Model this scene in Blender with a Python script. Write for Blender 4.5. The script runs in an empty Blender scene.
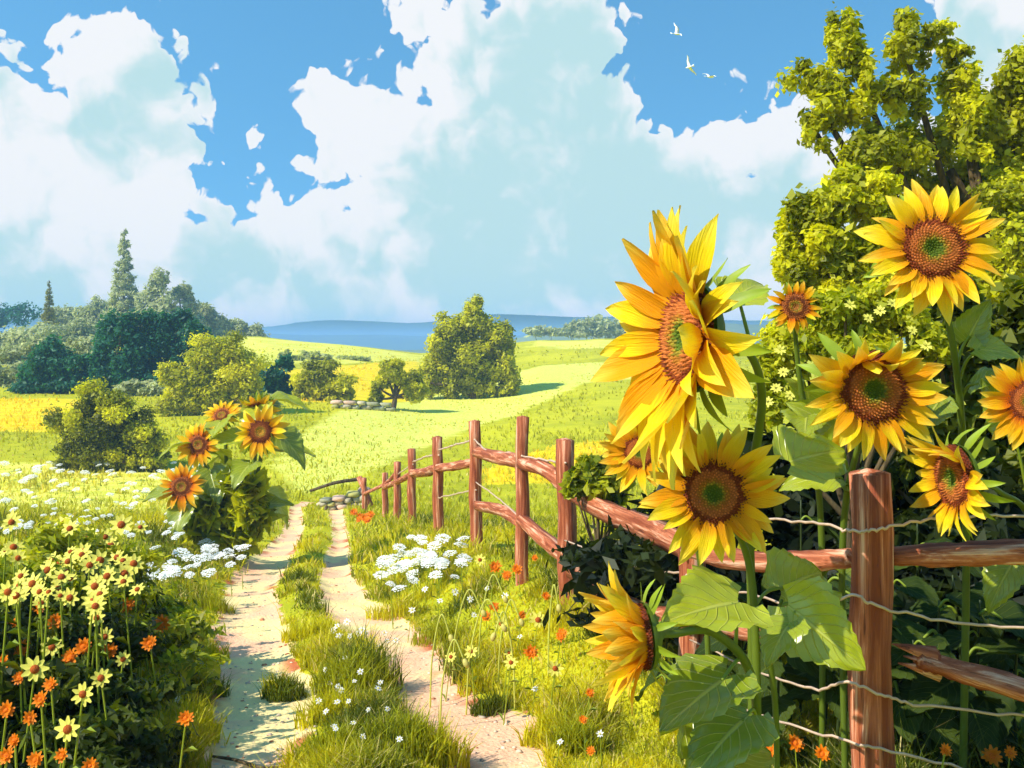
import bpy, math, random
import numpy as np
from mathutils import Vector, Matrix, Quaternion

R = math.radians
rng = np.random.default_rng(7)
rnd = random.Random(11)
S = bpy.context.scene
COL = S.collection

# ------------------------------------------------------------------ camera, sky, sun, exposure
HC, F, HZ = 1.3, 1000.0, 340.0          # camera height, focal length in pixels, horizon row
cd = bpy.data.cameras.new('camera')
cam = bpy.data.objects.new('camera', cd)
COL.objects.link(cam)
cam.location = (0, 0, HC)
cam.rotation_euler = (R(90), 0, 0)
cd.sensor_width = 36.0
cd.lens = 36.0 * F / 1024.0
cd.shift_y = -(384.0 - HZ) / 1024.0
cd.clip_start = 0.05
cd.clip_end = 20000.0
S.camera = cam

S.view_settings.view_transform = 'Standard'
S.view_settings.look = 'None'
S.view_settings.gamma = 1.0
S.view_settings.use_curve_mapping = False
EXPO = 0.4
S.view_settings.exposure = EXPO

SUN = Vector((-0.62, -0.37, 0.68)).normalized()     # towards the sun
sd = bpy.data.lights.new('sun', 'SUN')
sd.energy = 5.0
sd.angle = R(0.5)
sd.color = (1.0, 0.945, 0.84)
sun = bpy.data.objects.new('sun', sd)
COL.objects.link(sun)
sun.location = (-20, -15, 30)
sun.rotation_euler = SUN.to_track_quat('Z', 'Y').to_euler()

W = bpy.data.worlds.new('World')
S.world = W
W.use_nodes = True
W.cycles.sampling_method = 'NONE'
SKY_STRENGTH = 0.1


class NT:
    """Small wrapper that makes node trees short to write."""
    def __init__(s, tree):
        s.t = tree
        s.n = tree.nodes
        s.l = tree.links

    def put(s, sock, v):
        if isinstance(v, bpy.types.NodeSocket):
            s.l.new(v, sock)
        elif v is not None:
            if isinstance(v, (tuple, list)) and len(v) == 3 and sock.type == 'RGBA':
                v = (*v, 1.0)
            sock.default_value = v

    def math(s, op, a, b=None, c=None, clamp=False):
        n = s.n.new('ShaderNodeMath')
        n.operation = op
        n.use_clamp = clamp
        for i, v in enumerate((a, b, c)):
            if v is not None:
                s.put(n.inputs[i], v)
        return n.outputs[0]

    def vmath(s, op, a, b=None):
        n = s.n.new('ShaderNodeVectorMath')
        n.operation = op
        s.put(n.inputs[0], a)
        if b is not None:
            s.put(n.inputs[1], b)
        return n.outputs['Value'] if op in ('DISTANCE', 'LENGTH', 'DOT_PRODUCT') else n.outputs[0]

    def mix(s, f, a, b, blend='MIX'):
        n = s.n.new('ShaderNodeMix')
        n.data_type = 'RGBA'
        n.blend_type = blend
        s.put(n.inputs[0], f)
        s.put(n.inputs[6], a)
        s.put(n.inputs[7], b)
        return n.outputs[2]

    def step(s, x, lo, hi, a=0.0, b=1.0):
        n = s.n.new('ShaderNodeMapRange')
        n.interpolation_type = 'SMOOTHSTEP'
        s.put(n.inputs[0], x)
        s.put(n.inputs[1], lo)
        s.put(n.inputs[2], hi)
        s.put(n.inputs[3], a)
        s.put(n.inputs[4], b)
        return n.outputs[0]

    def noise(s, vec, scale, detail=4.0, rough=0.55, dist=0.0, lac=2.0, dim='3D'):
        n = s.n.new('ShaderNodeTexNoise')
        n.noise_dimensions = dim
        n.inputs['Scale'].default_value = scale
        n.inputs['Detail'].default_value = detail
        n.inputs['Roughness'].default_value = rough
        n.inputs['Distortion'].default_value = dist
        n.inputs['Lacunarity'].default_value = lac
        if vec is not None:
            s.l.new(vec, n.inputs['Vector'])
        return n.outputs[0]

    def voro(s, vec, scale, detail=0.0, feature='F1', dim='3D'):
        n = s.n.new('ShaderNodeTexVoronoi')
        n.voronoi_dimensions = dim
        n.feature = feature
        n.inputs['Scale'].default_value = scale
        n.inputs['Detail'].default_value = detail
        if vec is not None:
            s.l.new(vec, n.inputs['Vector'])
        return n.outputs[0]


def build_world():
    t = NT(W.node_tree)
    t.n.clear()
    out = t.n.new('ShaderNodeOutputWorld')
    bg = t.n.new('ShaderNodeBackground')
    bg.inputs[1].default_value = SKY_STRENGTH
    t.l.new(bg.outputs[0], out.inputs[0])
    tc = t.n.new('ShaderNodeTexCoord')
    d = t.vmath('NORMALIZE', tc.outputs['Generated'])
    sep = t.n.new('ShaderNodeSeparateXYZ')
    t.l.new(d, sep.inputs[0])
    x, y, z = sep.outputs
    # clear air: the sky texture, read a little higher up so that the blue is deep
    comb = t.n.new('ShaderNodeCombineXYZ')
    t.put(comb.inputs[0], x)
    t.put(comb.inputs[1], y)
    t.put(comb.inputs[2], t.math('ADD', z, 0.36))
    sky = t.n.new('ShaderNodeTexSky')
    sky.sky_type = 'NISHITA'
    sky.sun_disc = False
    sky.sun_elevation = math.asin(SUN.z)
    sky.sun_rotation = math.atan2(SUN.x, SUN.y)
    sky.air_density = 1.0
    sky.dust_density = 0.2
    sky.ozone_density = 2.0
    t.l.new(t.vmath('NORMALIZE', comb.outputs[0]), sky.inputs[0])
    blue = t.mix(1.0, sky.outputs[0], SKY_TINT, 'MULTIPLY')
    # clouds, laid out by compass bearing and height above the horizon (radians)
    az = t.math('ARCTAN2', x, y)
    el = t.math('ARCSINE', z)
    pc = t.n.new('ShaderNodeCombineXYZ')
    t.put(pc.inputs[0], az)
    t.put(pc.inputs[1], el)
    p = pc.outputs[0]

    def ang(px, py):
        a = math.atan((px - 512) / F)
        return a, math.atan((HZ - py) / F * math.cos(a))
    # warp the lookup so that no outline stays round
    wn = t.n.new('ShaderNodeTexNoise')
    wn.noise_dimensions = '2D'
    wn.inputs['Scale'].default_value = 9.0
    wn.inputs['Detail'].default_value = 4.0
    wn.inputs['Roughness'].default_value = 0.6
    t.l.new(p, wn.inputs['Vector'])
    wv = t.vmath('SUBTRACT', wn.outputs[1], (0.5, 0.5, 0.5))
    sc = t.n.new('ShaderNodeVectorMath')
    sc.operation = 'SCALE'
    t.l.new(wv, sc.inputs[0])
    sc.inputs[3].default_value = 0.055
    q0 = t.vmath('ADD', p, sc.outputs[0])
    qf = t.vmath('MULTIPLY', q0, (1, 1, 0))

    def field(blobs):
        acc = None
        for px, py, r in blobs:
            a, e = ang(px, py)
            dist = t.vmath('DISTANCE', qf, (a, e, 0.0))
            v = t.math('MULTIPLY_ADD', dist, -1.0 / 0.046, r / 1000.0 / 0.046)
            acc = v if acc is None else t.math('MAXIMUM', acc, v)
        return acc
    body = field(CLOUDS)
    band = t.math('MULTIPLY_ADD', el, -1.0 / 0.05, 0.125 / 0.05)
    body = t.math('MAXIMUM', body, band)
    body = t.math('MINIMUM', body, 0.9)
    body = t.math('MAXIMUM', body, -2.0)
    puffs = t.voro(q0, 26.0, 2.0, dim='2D')
    puff = t.math('MULTIPLY_ADD', puffs, -1.0, 0.66)
    fine = t.math('MULTIPLY_ADD', t.noise(q0, 38.0, 4.0, 0.6, dim='2D'), 0.66, -0.33)
    dens = t.math('ADD', t.math('ADD', body, puff), fine)
    mask = t.step(dens, -0.01, 0.11)
    # sheltered parts of the clouds
    shade = field(CLOUD_SHADE)
    shade = t.math('MINIMUM', t.math('MAXIMUM', shade, -0.8), 0.9)
    sn = t.math('MULTIPLY_ADD', t.noise(q0, 13.0, 4.0, 0.6, dim='2D'), 2.6, -1.3)
    sp = t.math('MULTIPLY_ADD', t.voro(t.vmath('ADD', q0, (0.012, 0.014, 0)), 24.0, 1.0, dim='2D'), 0.9, -0.35)
    sh = t.math('ADD', t.math('ADD', shade, sn), sp)
    sh = t.math('ADD', sh, t.math('MULTIPLY_ADD', t.math('MINIMUM', dens, 1.1), 0.55, -0.42))
    shf = t.step(sh, -0.45, 0.95)
    k = 1.0 / SKY_STRENGTH / (2 ** EXPO)
    white = tuple(v * k for v in CLOUD_WHITE)
    cyan = tuple(v * k for v in CLOUD_CYAN)
    cloud = t.mix(shf, white, cyan)
    t.put(bg.inputs[0], t.mix(mask, blue, cloud))


SKY_TINT = (1.1, 2.0, 2.0)
CLOUD_WHITE = (0.93, 0.95, 0.98)
CLOUD_CYAN = (0.53, 0.78, 0.82)
CLOUDS = [(112, 62, 56), (155, 95, 48), (45, 145, 60), (112, 150, 76), (20, 210, 70), (110, 220, 80), (168, 170, 26),
          (238, 238, 46), (272, 206, 26), (455, 235, 95), (330, 260, 60), (170, 290, 80), (70, 280, 90), (18, 62, 22),
          (420, 15, 44), (480, 62, 74), (335, 105, 44), (345, 160, 46), (390, 135, 68), (385, 225, 64),
          (545, 40, 78), (500, 150, 105), (590, 130, 72), (640, 165, 56), (600, 220, 95), (700, 205, 75), (715, 165, 44),
          (748, 140, 48), (775, 110, 26), (810, 190, 74), (900, 195, 80), (1000, 190, 90), (980, 22, 50), (1030, 60, 60), (258, 134, 11),
          (-90, 180, 140), (1180, 140, 150)]
CLOUD_SHADE = [(175, 82, 36), (125, 118, 30), (185, 140, 26), (30, 285, 44), (450, 185, 56), (560, 70, 84), (600, 195, 104),
               (500, 240, 90), (660, 235, 80), (780, 215, 50), (330, 300, 50), (225, 265, 46), (960, 40, 40), (18, 62, 24)]
build_world()
S.cycles.use_denoising = True
S.cycles.max_bounces = 5
S.cycles.diffuse_bounces = 2
S.cycles.glossy_bounces = 2
S.cycles.transmission_bounces = 3
S.cycles.volume_bounces = 1
S.cycles.use_adaptive_sampling = True
S.cycles.adaptive_threshold = 0.03
S.cycles.transparent_max_bounces = 4
S.cycles.sample_clamp_indirect = 6.0


# ------------------------------------------------------------------ helpers
def P(px, py, d):
    """The point at distance d seen at that place of the photograph."""
    return Vector(((px - 512) / F * d, d, HC + (HZ - py) / F * d))


def tag(o, label=None, cat=None, group=None, kind=None):
    if label:
        o['label'] = label
    if cat:
        o['category'] = cat
    if group:
        o['group'] = group
    if kind:
        o['kind'] = kind
    return o


def empty(name, loc, label, cat, group=None):
    o = bpy.data.objects.new(name, None)
    COL.objects.link(o)
    o.location = loc
    o.empty_display_size = 0.1
    return tag(o, label, cat, group)


def mesh_from(name, V, faces, col=None, uv=None, mats=(), fmat=None, smooth=True):
    """faces: list of integer arrays (m,k). col: per-vertex rgb."""
    me = bpy.data.meshes.new(name)
    V = np.asarray(V, dtype=np.float32).reshape(-1, 3)
    if not isinstance(faces, list):
        faces = [faces]
    faces = [np.asarray(f, dtype=np.int32) for f in faces if len(f)]
    idx = np.concatenate([f.ravel() for f in faces])
    cnt = np.concatenate([np.full(len(f), f.shape[1], dtype=np.int32) for f in faces])
    start = np.concatenate([[0], np.cumsum(cnt)[:-1]]).astype(np.int32)
    me.vertices.add(len(V))
    me.vertices.foreach_set('co', V.ravel())
    me.loops.add(len(idx))
    me.loops.foreach_set('vertex_index', idx)
    me.polygons.add(len(cnt))
    me.polygons.foreach_set('loop_start', start)
    if smooth:
        me.polygons.foreach_set('use_smooth', np.ones(len(cnt), dtype=bool))
    if fmat is not None:
        me.polygons.foreach_set('material_index', np.asarray(fmat, dtype=np.int32))
    if col is not None:
        a = me.color_attributes.new('Col', 'FLOAT_COLOR', 'POINT')
        c = np.ones((len(V), 4), dtype=np.float32)
        c[:, :3] = col
        a.data.foreach_set('color', c.ravel())
    if uv is not None:
        l = me.uv_layers.new(name='UVMap')
        l.data.foreach_set('uv', np.asarray(uv, dtype=np.float32)[idx].ravel())
    for m in mats:
        me.materials.append(m)
    me.update(calc_edges=True)
    me.validate()
    return me


def link(name, me, parent=None, mat=None):
    o = bpy.data.objects.new(name, me)
    COL.objects.link(o)
    if parent is not None:
        o.parent = parent
    if mat is not None:
        me.materials.append(mat)
    return o


def copy_tree(o, parent=None):
    c = o.copy()
    COL.objects.link(c)
    if parent is not None:
        c.parent = parent
    for ch in list(o.children):
        copy_tree(ch, c)
    return c


class MB:
    """Collects shapes; build() makes one mesh object of them."""
    def __init__(s):
        s.V, s.f3, s.f4, s.C, s.m3, s.m4 = [], [], [], [], [], []
        s.n = 0

    def add(s, V, tris=(), quads=(), col=(1, 1, 1), mat=0):
        V = np.asarray(V, dtype=float).reshape(-1, 3)
        s.V.append(V)
        c = np.asarray(col, dtype=float)
        s.C.append(np.broadcast_to(c, (len(V), 3)))
        if len(tris):
            s.f3.append(np.asarray(tris) + s.n)
            s.m3.append(np.full(len(tris), mat))
        if len(quads):
            s.f4.append(np.asarray(quads) + s.n)
            s.m4.append(np.full(len(quads), mat))
        s.n += len(V)

    def mesh(s, name, mats, offset=(0, 0, 0), smooth=True):
        fs, ms = [], []
        if s.f3:
            fs.append(np.concatenate(s.f3))
            ms += s.m3
        if s.f4:
            fs.append(np.concatenate(s.f4))
            ms += s.m4
        return mesh_from(name, np.concatenate(s.V) - np.asarray(offset), fs, np.concatenate(s.C), None, mats, np.concatenate(ms), smooth)

    def build(s, name, mats, parent=None, smooth=True):
        off = tuple(parent.matrix_basis.translation) if parent is not None else (0, 0, 0)
        return link(name, s.mesh(name, mats, off, smooth), parent)


def smooth_line(pts, n=8):
    """Catmull-Rom through the points."""
    p = [np.array(q, dtype=float) for q in pts]
    p = [2 * p[0] - p[1]] + p + [2 * p[-1] - p[-2]]
    out = []
    for i in range(1, len(p) - 2):
        for k in range(n):
            t = k / n
            a, b, c, d = p[i - 1], p[i], p[i + 1], p[i + 2]
            out.append(0.5 * (2 * b + (c - a) * t + (2 * a - 5 * b + 4 * c - d) * t * t + (3 * b - a - 3 * c + d) * t ** 3))
    out.append(p[-2])
    return np.array(out)


def tube(mb, pts, rad, seg=8, col=(1, 1, 1), mat=0, wob=0.0, cap=True, flat=1.0):
    pts = np.asarray(pts, dtype=float)
    n = len(pts)
    rad = np.interp(np.linspace(0, 1, n), np.linspace(0, 1, len(rad)), rad) if np.ndim(rad) else np.full(n, rad)
    T = np.gradient(pts, axis=0)
    T /= np.linalg.norm(T, axis=1)[:, None] + 1e-12
    up = np.array([0, 0, 1.0]) if abs(T[0, 2]) < 0.9 else np.array([1.0, 0, 0])
    a = np.cross(T[0], up)
    a /= np.linalg.norm(a)
    ang = np.linspace(0, 2 * math.pi, seg, endpoint=False)
    V = []
    w = 1 + wob * rng.standard_normal((seg,))
    for i in range(n):
        a = a - T[i] * np.dot(a, T[i])
        a /= np.linalg.norm(a)
        b = np.cross(T[i], a)
        r = rad[i] * (w + wob * 0.5 * rng.standard_normal(seg))
        V.append(pts[i] + np.outer(np.cos(ang) * r, a) + np.outer(np.sin(ang) * r * flat, b))
    V = np.concatenate(V)
    Q = []
    for i in range(n - 1):
        for k in range(seg):
            k2 = (k + 1) % seg
            Q.append((i * seg + k, i * seg + k2, (i + 1) * seg + k2, (i + 1) * seg + k))
    Tn = []
    if cap:
        V = np.concatenate([V, [pts[0] - T[0] * rad[0] * 0.15], [pts[-1] + T[-1] * rad[-1] * 0.25]])
        for k in range(seg):
            k2 = (k + 1) % seg
            Tn.append((k2, k, n * seg))
            Tn.append(((n - 1) * seg + k, (n - 1) * seg + k2, n * seg + 1))
    mb.add(V, Tn, Q, col, mat)


def vnoise(x, y, seed=0):
    """Smooth value noise for arrays."""
    xi, yi = np.floor(x).astype(np.int64), np.floor(y).astype(np.int64)
    xf, yf = x - xi, y - yi
    u, v = xf * xf * (3 - 2 * xf), yf * yf * (3 - 2 * yf)

    def h(a, b):
        n = (a * 374761393 + b * 668265263 + seed * 1442695041) & 0x7fffffff
        n = ((n ^ (n >> 13)) * 1274126177) & 0x7fffffff
        return ((n ^ (n >> 16)) & 0xffff) / 65535.0
    return (h(xi, yi) * (1 - u) + h(xi + 1, yi) * u) * (1 - v) + (h(xi, yi + 1) * (1 - u) + h(xi + 1, yi + 1) * u) * v


def sstep(x, a, b):
    t = np.clip((x - a) / (b - a), 0, 1)
    return t * t * (3 - 2 * t)


# ------------------------------------------------------------------ materials
def new_mat(name):
    m = bpy.data.materials.new(name)
    m.use_nodes = True
    t = NT(m.node_tree)
    t.n.clear()
    out = t.n.new('ShaderNodeOutputMaterial')
    return m, t, out


def bsdf(t, color, rough=0.6, spec=0.3, normal=None):
    b = t.n.new('ShaderNodeBsdfPrincipled')
    t.put(b.inputs['Base Color'], color)
    t.put(b.inputs['Roughness'], rough)
    b.inputs['Specular IOR Level'].default_value = spec
    if normal is not None:
        t.put(b.inputs['Normal'], normal)
    return b.outputs[0]


def attr(t, name='Col'):
    a = t.n.new('ShaderNodeAttribute')
    a.attribute_name = name
    return a


def bump(t, h, strength=0.5, dist=0.02):
    b = t.n.new('ShaderNodeBump')
    b.inputs['Strength'].default_value = strength
    b.inputs['Distance'].default_value = dist
    t.put(b.inputs['Height'], h)
    return b.outputs[0]


def leafy(name, trans=0.35, rough=0.5, spec=0.3, tcol=(1.3, 1.25, 0.5), vary=0.25):
    """Thin leaf: colour from the mesh, some of the light passes through."""
    m, t, out = new_mat(name)
    c = attr(t).outputs[0]
    geo = t.n.new('ShaderNodeNewGeometry')
    n = t.noise(geo.outputs['Position'], 14.0, 2.0)
    k = t.math('MULTIPLY_ADD', n, vary * 2, 1.0 - vary)
    sc = t.n.new('ShaderNodeVectorMath')
    sc.operation = 'SCALE'
    t.l.new(c, sc.inputs[0])
    t.l.new(k, sc.inputs[3])
    c2 = sc.outputs[0]
    tr = t.n.new('ShaderNodeBsdfTranslucent')
    t.put(tr.inputs[0], t.mix(1.0, c2, tcol, 'MULTIPLY'))
    mx = t.n.new('ShaderNodeMixShader')
    mx.inputs[0].default_value = trans
    t.l.new(bsdf(t, c2, rough, spec), mx.inputs[1])
    t.l.new(tr.outputs[0], mx.inputs[2])
    t.l.new(mx.outputs[0], out.inputs[0])
    return m


def mat_bark(name, c1, c2, scale=18.0):
    m, t, out = new_mat(name)
    tc = t.n.new('ShaderNodeTexCoord')
    mp = t.n.new('ShaderNodeMapping')
    mp.inputs['Scale'].default_value = (1, 1, 0.2)
    t.l.new(tc.outputs['Object'], mp.inputs[0])
    n = t.noise(mp.outputs[0], scale, 6.0, 0.65)
    c = t.mix(t.step(n, 0.35, 0.65), c1, c2)
    t.l.new(bsdf(t, c, 0.85, 0.2, bump(t, n, 0.8, 0.03)), out.inputs[0])
    return m


def mat_wood(name):
    """Weathered red-brown timber; 'Col' carries the direction of the grain as along/around coordinates."""
    m, t, out = new_mat(name)
    uv = attr(t, 'Col').outputs[0]
    mp = t.n.new('ShaderNodeMapping')
    mp.inputs['Scale'].default_value = (1.6, 30.0, 30.0)
    t.l.new(uv, mp.inputs[0])
    n1 = t.noise(mp.outputs[0], 1.0, 6.0, 0.65, 0.6)
    mp2 = t.n.new('ShaderNodeMapping')
    mp2.inputs['Scale'].default_value = (5.0, 110.0, 110.0)
    t.l.new(uv, mp2.inputs[0])
    n2 = t.noise(mp2.outputs[0], 1.0, 4.0, 0.6, 0.4)
    c = t.mix(t.step(n1, 0.36, 0.64), (0.24, 0.050, 0.016), (0.60, 0.19, 0.080))
    c = t.mix(t.step(n1, 0.52, 0.66), c, (0.76, 0.44, 0.28))
    c = t.mix(t.step(n2, 0.56, 0.68, 0.0, 0.75), c, (0.085, 0.022, 0.010))
    h = t.math('ADD', t.math('MULTIPLY', n1, 0.7), t.math('MULTIPLY', n2, -0.5))
    t.l.new(bsdf(t, c, 0.72, 0.25, bump(t, h, 0.9, 0.012)), out.inputs[0])
    return m


def mat_plain(name, color, rough=0.6, spec=0.3, vary=0.2, scale=20.0, metal=0.0):
    m, t, out = new_mat(name)
    tc = t.n.new('ShaderNodeTexCoord')
    n = t.noise(tc.outputs['Object'], scale, 4.0)
    a = tuple(v * (1 - vary) for v in color)
    b = tuple(min(1, v * (1 + vary)) for v in color)
    s = bsdf(t, t.mix(n, a, b), rough, spec, bump(t, n, 0.3, 0.01))
    s.node.inputs['Metallic'].default_value = metal
    t.l.new(s, out.inputs[0])
    return m


def mat_attr(name, rough=0.7, spec=0.2, bscale=60.0, bstr=0.5):
    m, t, out = new_mat(name)
    c = attr(t).outputs[0]
    geo = t.n.new('ShaderNodeNewGeometry')
    n = t.noise(geo.outputs['Position'], bscale, 3.0)
    k = t.math('MULTIPLY_ADD', n, 0.6, 0.7)
    sc = t.n.new('ShaderNodeVectorMath')
    sc.operation = 'SCALE'
    t.l.new(c, sc.inputs[0])
    t.l.new(k, sc.inputs[3])
    t.l.new(bsdf(t, sc.outputs[0], rough, spec, bump(t, n, bstr, 0.01)), out.inputs[0])
    return m


def mat_petal(name, c_in, c_out, alt, trans=0.35):
    """Petal: base to tip in Col.r, streaks along it; each petal leans towards another tint."""
    m, t, out = new_mat(name)
    a = attr(t)
    sep = t.n.new('ShaderNodeSeparateColor')
    t.l.new(a.outputs[0], sep.inputs[0])
    oi = t.n.new('ShaderNodeObjectInfo')
    tc = t.n.new('ShaderNodeTexCoord')
    mp = t.n.new('ShaderNodeMapping')
    mp.inputs['Scale'].default_value = (2.0, 36.0, 1.0)
    t.l.new(tc.outputs['Object'], mp.inputs[0])
    st = t.noise(mp.outputs[0], 1.0, 3.0, 0.6)
    f = t.math('ADD', sep.outputs[0], t.math('MULTIPLY_ADD', st, 0.5, -0.25))
    tip = t.mix(t.step(oi.outputs['Random'], 0.25, 0.95), c_out, alt)
    c = t.mix(t.step(f, 0.08, 0.48), c_in, tip)
    c = t.mix(t.step(f, 0.55, 1.0, 0.0, 0.55), c, (0.95, 0.80, 0.12))
    tr = t.n.new('ShaderNodeBsdfTranslucent')
    t.put(tr.inputs[0], c)
    mx = t.n.new('ShaderNodeMixShader')
    mx.inputs[0].default_value = trans
    t.l.new(bsdf(t, c, 0.65, 0.12, bump(t, st, 0.6, 0.012)), mx.inputs[1])
    t.l.new(tr.outputs[0], mx.inputs[2])
    t.l.new(mx.outputs[0], out.inputs[0])
    return m


def mat_bigleaf(name, c1, c2, vein, trans=0.25, rough=0.3, spec=0.75):
    m, t, out = new_mat(name)
    uvn = t.n.new('ShaderNodeUVMap')
    uvn.uv_map = 'UVMap'
    sep = t.n.new('ShaderNodeSeparateXYZ')
    t.l.new(uvn.outputs[0], sep.inputs[0])
    u, v = sep.outputs[0], sep.outputs[1]
    av = t.math('ABSOLUTE', v)
    ph = t.math('FRACT', t.math('MULTIPLY_ADD', u, 8.0, t.math('MULTIPLY', av, -3.2)))
    side = t.step(t.math('ABSOLUTE', t.math('SUBTRACT', ph, 0.5)), 0.0, 0.10, 1.0, 0.0)
    mid = t.step(av, 0.02, 0.07, 1.0, 0.0)
    ve = t.math('MAXIMUM', side, mid)
    geo = t.n.new('ShaderNodeNewGeometry')
    oi = t.n.new('ShaderNodeObjectInfo')
    n = t.noise(geo.outputs['Position'], 30.0, 4.0)
    c = t.mix(t.math('ADD', t.math('MULTIPLY', n, 0.6), t.math('MULTIPLY_ADD', oi.outputs['Random'], 0.8, -0.2), clamp=True), c1, c2)
    c = t.mix(t.math('MULTIPLY', ve, 0.6), c, vein)
    h = t.math('MULTIPLY_ADD', ve, -0.8, t.math('MULTIPLY', n, 0.5))
    tr = t.n.new('ShaderNodeBsdfTranslucent')
    t.put(tr.inputs[0], t.mix(1.0, c, (1.5, 1.4, 0.4), 'MULTIPLY'))
    mx = t.n.new('ShaderNodeMixShader')
    mx.inputs[0].default_value = trans
    t.l.new(bsdf(t, c, rough, spec, bump(t, h, 0.6, 0.008)), mx.inputs[1])
    t.l.new(tr.outputs[0], mx.inputs[2])
    t.l.new(mx.outputs[0], out.inputs[0])
    return m


M = {}
M['leaf'] = leafy('tree_leaf', 0.5, 0.5, 0.3, (1.35, 1.35, 0.4))
M['far_leaf'] = leafy('far_leaf', 0.4, 0.7, 0.1, (1.2, 1.2, 0.9))
M['grass'] = leafy('grass_blade', 0.4, 0.5, 0.25, (1.45, 1.2, 0.4), 0.2)
M['bark'] = mat_bark('bark', (0.05, 0.035, 0.015), (0.16, 0.11, 0.05))
M['wood'] = mat_wood('weathered_wood')
M['wire'] = mat_plain('rusty_wire', (0.60, 0.42, 0.29), 0.5, 0.5, 0.5, 25.0, 0.15)
M['petal'] = mat_petal('sunflower_petal', (0.86, 0.34, 0.004), (0.95, 0.68, 0.010), (0.92, 0.38, 0.006))
M['petal_orange'] = mat_petal('orange_petal', (0.75, 0.16, 0.004), (0.90, 0.36, 0.006), (0.92, 0.50, 0.006))
M['floret'] = mat_attr('sunflower_floret', 0.75, 0.15, 220.0, 0.6)
M['green'] = leafy('sunflower_green', 0.15, 0.5, 0.35)
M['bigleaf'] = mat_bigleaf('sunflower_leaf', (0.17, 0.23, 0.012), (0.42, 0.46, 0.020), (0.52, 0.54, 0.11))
M['darkleaf'] = mat_bigleaf('painted_shade_leaf', (0.020, 0.038, 0.006), (0.058, 0.085, 0.008), (0.10, 0.13, 0.02), 0.2, 0.7, 0.12)  # base colours darkened to stand for shade behind the fence
M['bloom'] = leafy('small_bloom', 0.3, 0.55, 0.2, (1.0, 1.0, 0.8), 0.08)
M['stone'] = mat_attr('field_stone', 0.9, 0.1, 9.0, 0.8)
M['feather'] = mat_plain('white_feather', (0.85, 0.85, 0.83), 0.7, 0.2, 0.05)


# ------------------------------------------------------------------ the lie of the land
CREST_X = [-900, -400, 0, 120, 260, 340, 420, 480, 540, 600, 680, 800, 1024, 1500, 2200]
CREST_Y = [335, 335, 337, 335, 333, 341, 351, 347, 338, 335, 341, 344, 345, 342, 340]


def track_edge(pix):
    """Image outline of a wheel track -> (distance, sideways) along the falling ground."""
    d = np.array([1300.0 / (y - 463) for _x, y in pix])
    x = np.array([(px - 512) / F for px, _y in pix]) * d
    o = np.argsort(d)
    return d[o], x[o]


EDGES = [track_edge(e) for e in (
    [(290, 513), (282, 535), (256, 557), (228, 580), (219, 610), (213, 640), (208, 680), (202, 720), (188, 768)],
    [(303, 513), (304, 530), (300, 545), (288, 568), (276, 590), (280, 612), (290, 640), (300, 670), (322, 700), (314, 740), (304, 768)],
    [(327, 513), (332, 530), (332, 545), (324, 560), (319, 580), (320, 605), (334, 630), (364, 655), (384, 690), (410, 722), (432, 745), (450, 768)],
    [(343, 513), (350, 545), (352, 575), (370, 600), (406, 620), (438, 650), (452, 680), (485, 705), (535, 722), (556, 745), (555, 768)])]


def edge(i, d):
    D, X = EDGES[i]
    return np.interp(d, D, X)


def terrain(x, d, rough=True):
    x = np.asarray(x, dtype=float)
    d = np.asarray(d, dtype=float)
    dd = np.maximum(d, 1.0)
    px = 512 + F * np.clip(x / dd, -1.6, 1.6)
    zc = HC + (HZ - np.interp(px, CREST_X, CREST_Y)) * 0.12
    z1 = -0.123 * d
    z2 = -3.45 + (zc + 3.45) * (d - 27.0) / 93.0
    sm = lambda a, b, k: (a + b + np.sqrt((a - b) ** 2 + k * k)) / 2
    z = sm(z1, z2, 0.5)
    z3 = zc - 0.10 * (d - 120.0)
    z = -sm(-z, -z3, 0.6)
    z = sm(z, -14.0, 1.0)
    # banks on both sides of the track
    fade = 1 - sstep(d, 13.0, 24.0)
    right = sstep(x - edge(3, d), 0.05, 1.1) * np.interp(d, [2, 4, 7, 12, 16], [0.10, 0.18, 0.34, 0.40, 0.36]) * fade
    left = sstep(edge(0, d) - x, 0.05, 1.2) * np.interp(d, [2, 4, 8, 14], [0.12, 0.22, 0.40, 0.42]) * fade
    z = z + right + left
    if rough:
        mid = sstep(x - edge(1, d), 0.0, 0.2) * sstep(edge(2, d) - x, 0.0, 0.2)
        trk = np.maximum(sstep(x - edge(0, d), -0.02, 0.12) * sstep(edge(1, d) - x, -0.02, 0.12),
                         sstep(x - edge(2, d), -0.02, 0.12) * sstep(edge(3, d) - x, -0.02, 0.12)) * (d < 27)
        z = z + 0.05 * mid * fade - 0.035 * trk
        z = z + (vnoise(x * 1.7, d * 1.7, 3) - 0.5) * 0.07 * (1 - 0.6 * trk) * (1 - sstep(d, 30, 60))
        z = z + (vnoise(x * 6.0, d * 6.0, 5) - 0.5) * 0.022 * (1 - sstep(d, 15, 30))
        z = z + (vnoise(x * 0.12, d * 0.12, 8) - 0.5) * 0.5 * sstep(d, 30, 60)
    return z


def tz(x, d):
    return float(terrain(np.array([x]), np.array([d]))[0])


def on_ground(px, py, above=0.0, dmax=115.0, dmin=2.2):
    """Where a thing whose top is that high over the ground would show at that place."""
    ds = np.exp(np.linspace(math.log(dmin), math.log(dmax), 900))
    xs = (px - 512) / F * ds
    y = HZ - (terrain(xs, ds, False) + above - HC) / ds * F
    k = np.where(y <= py)[0]
    i = k[0] if len(k) else len(ds) - 1
    return float(xs[i]), float(ds[i])


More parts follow.
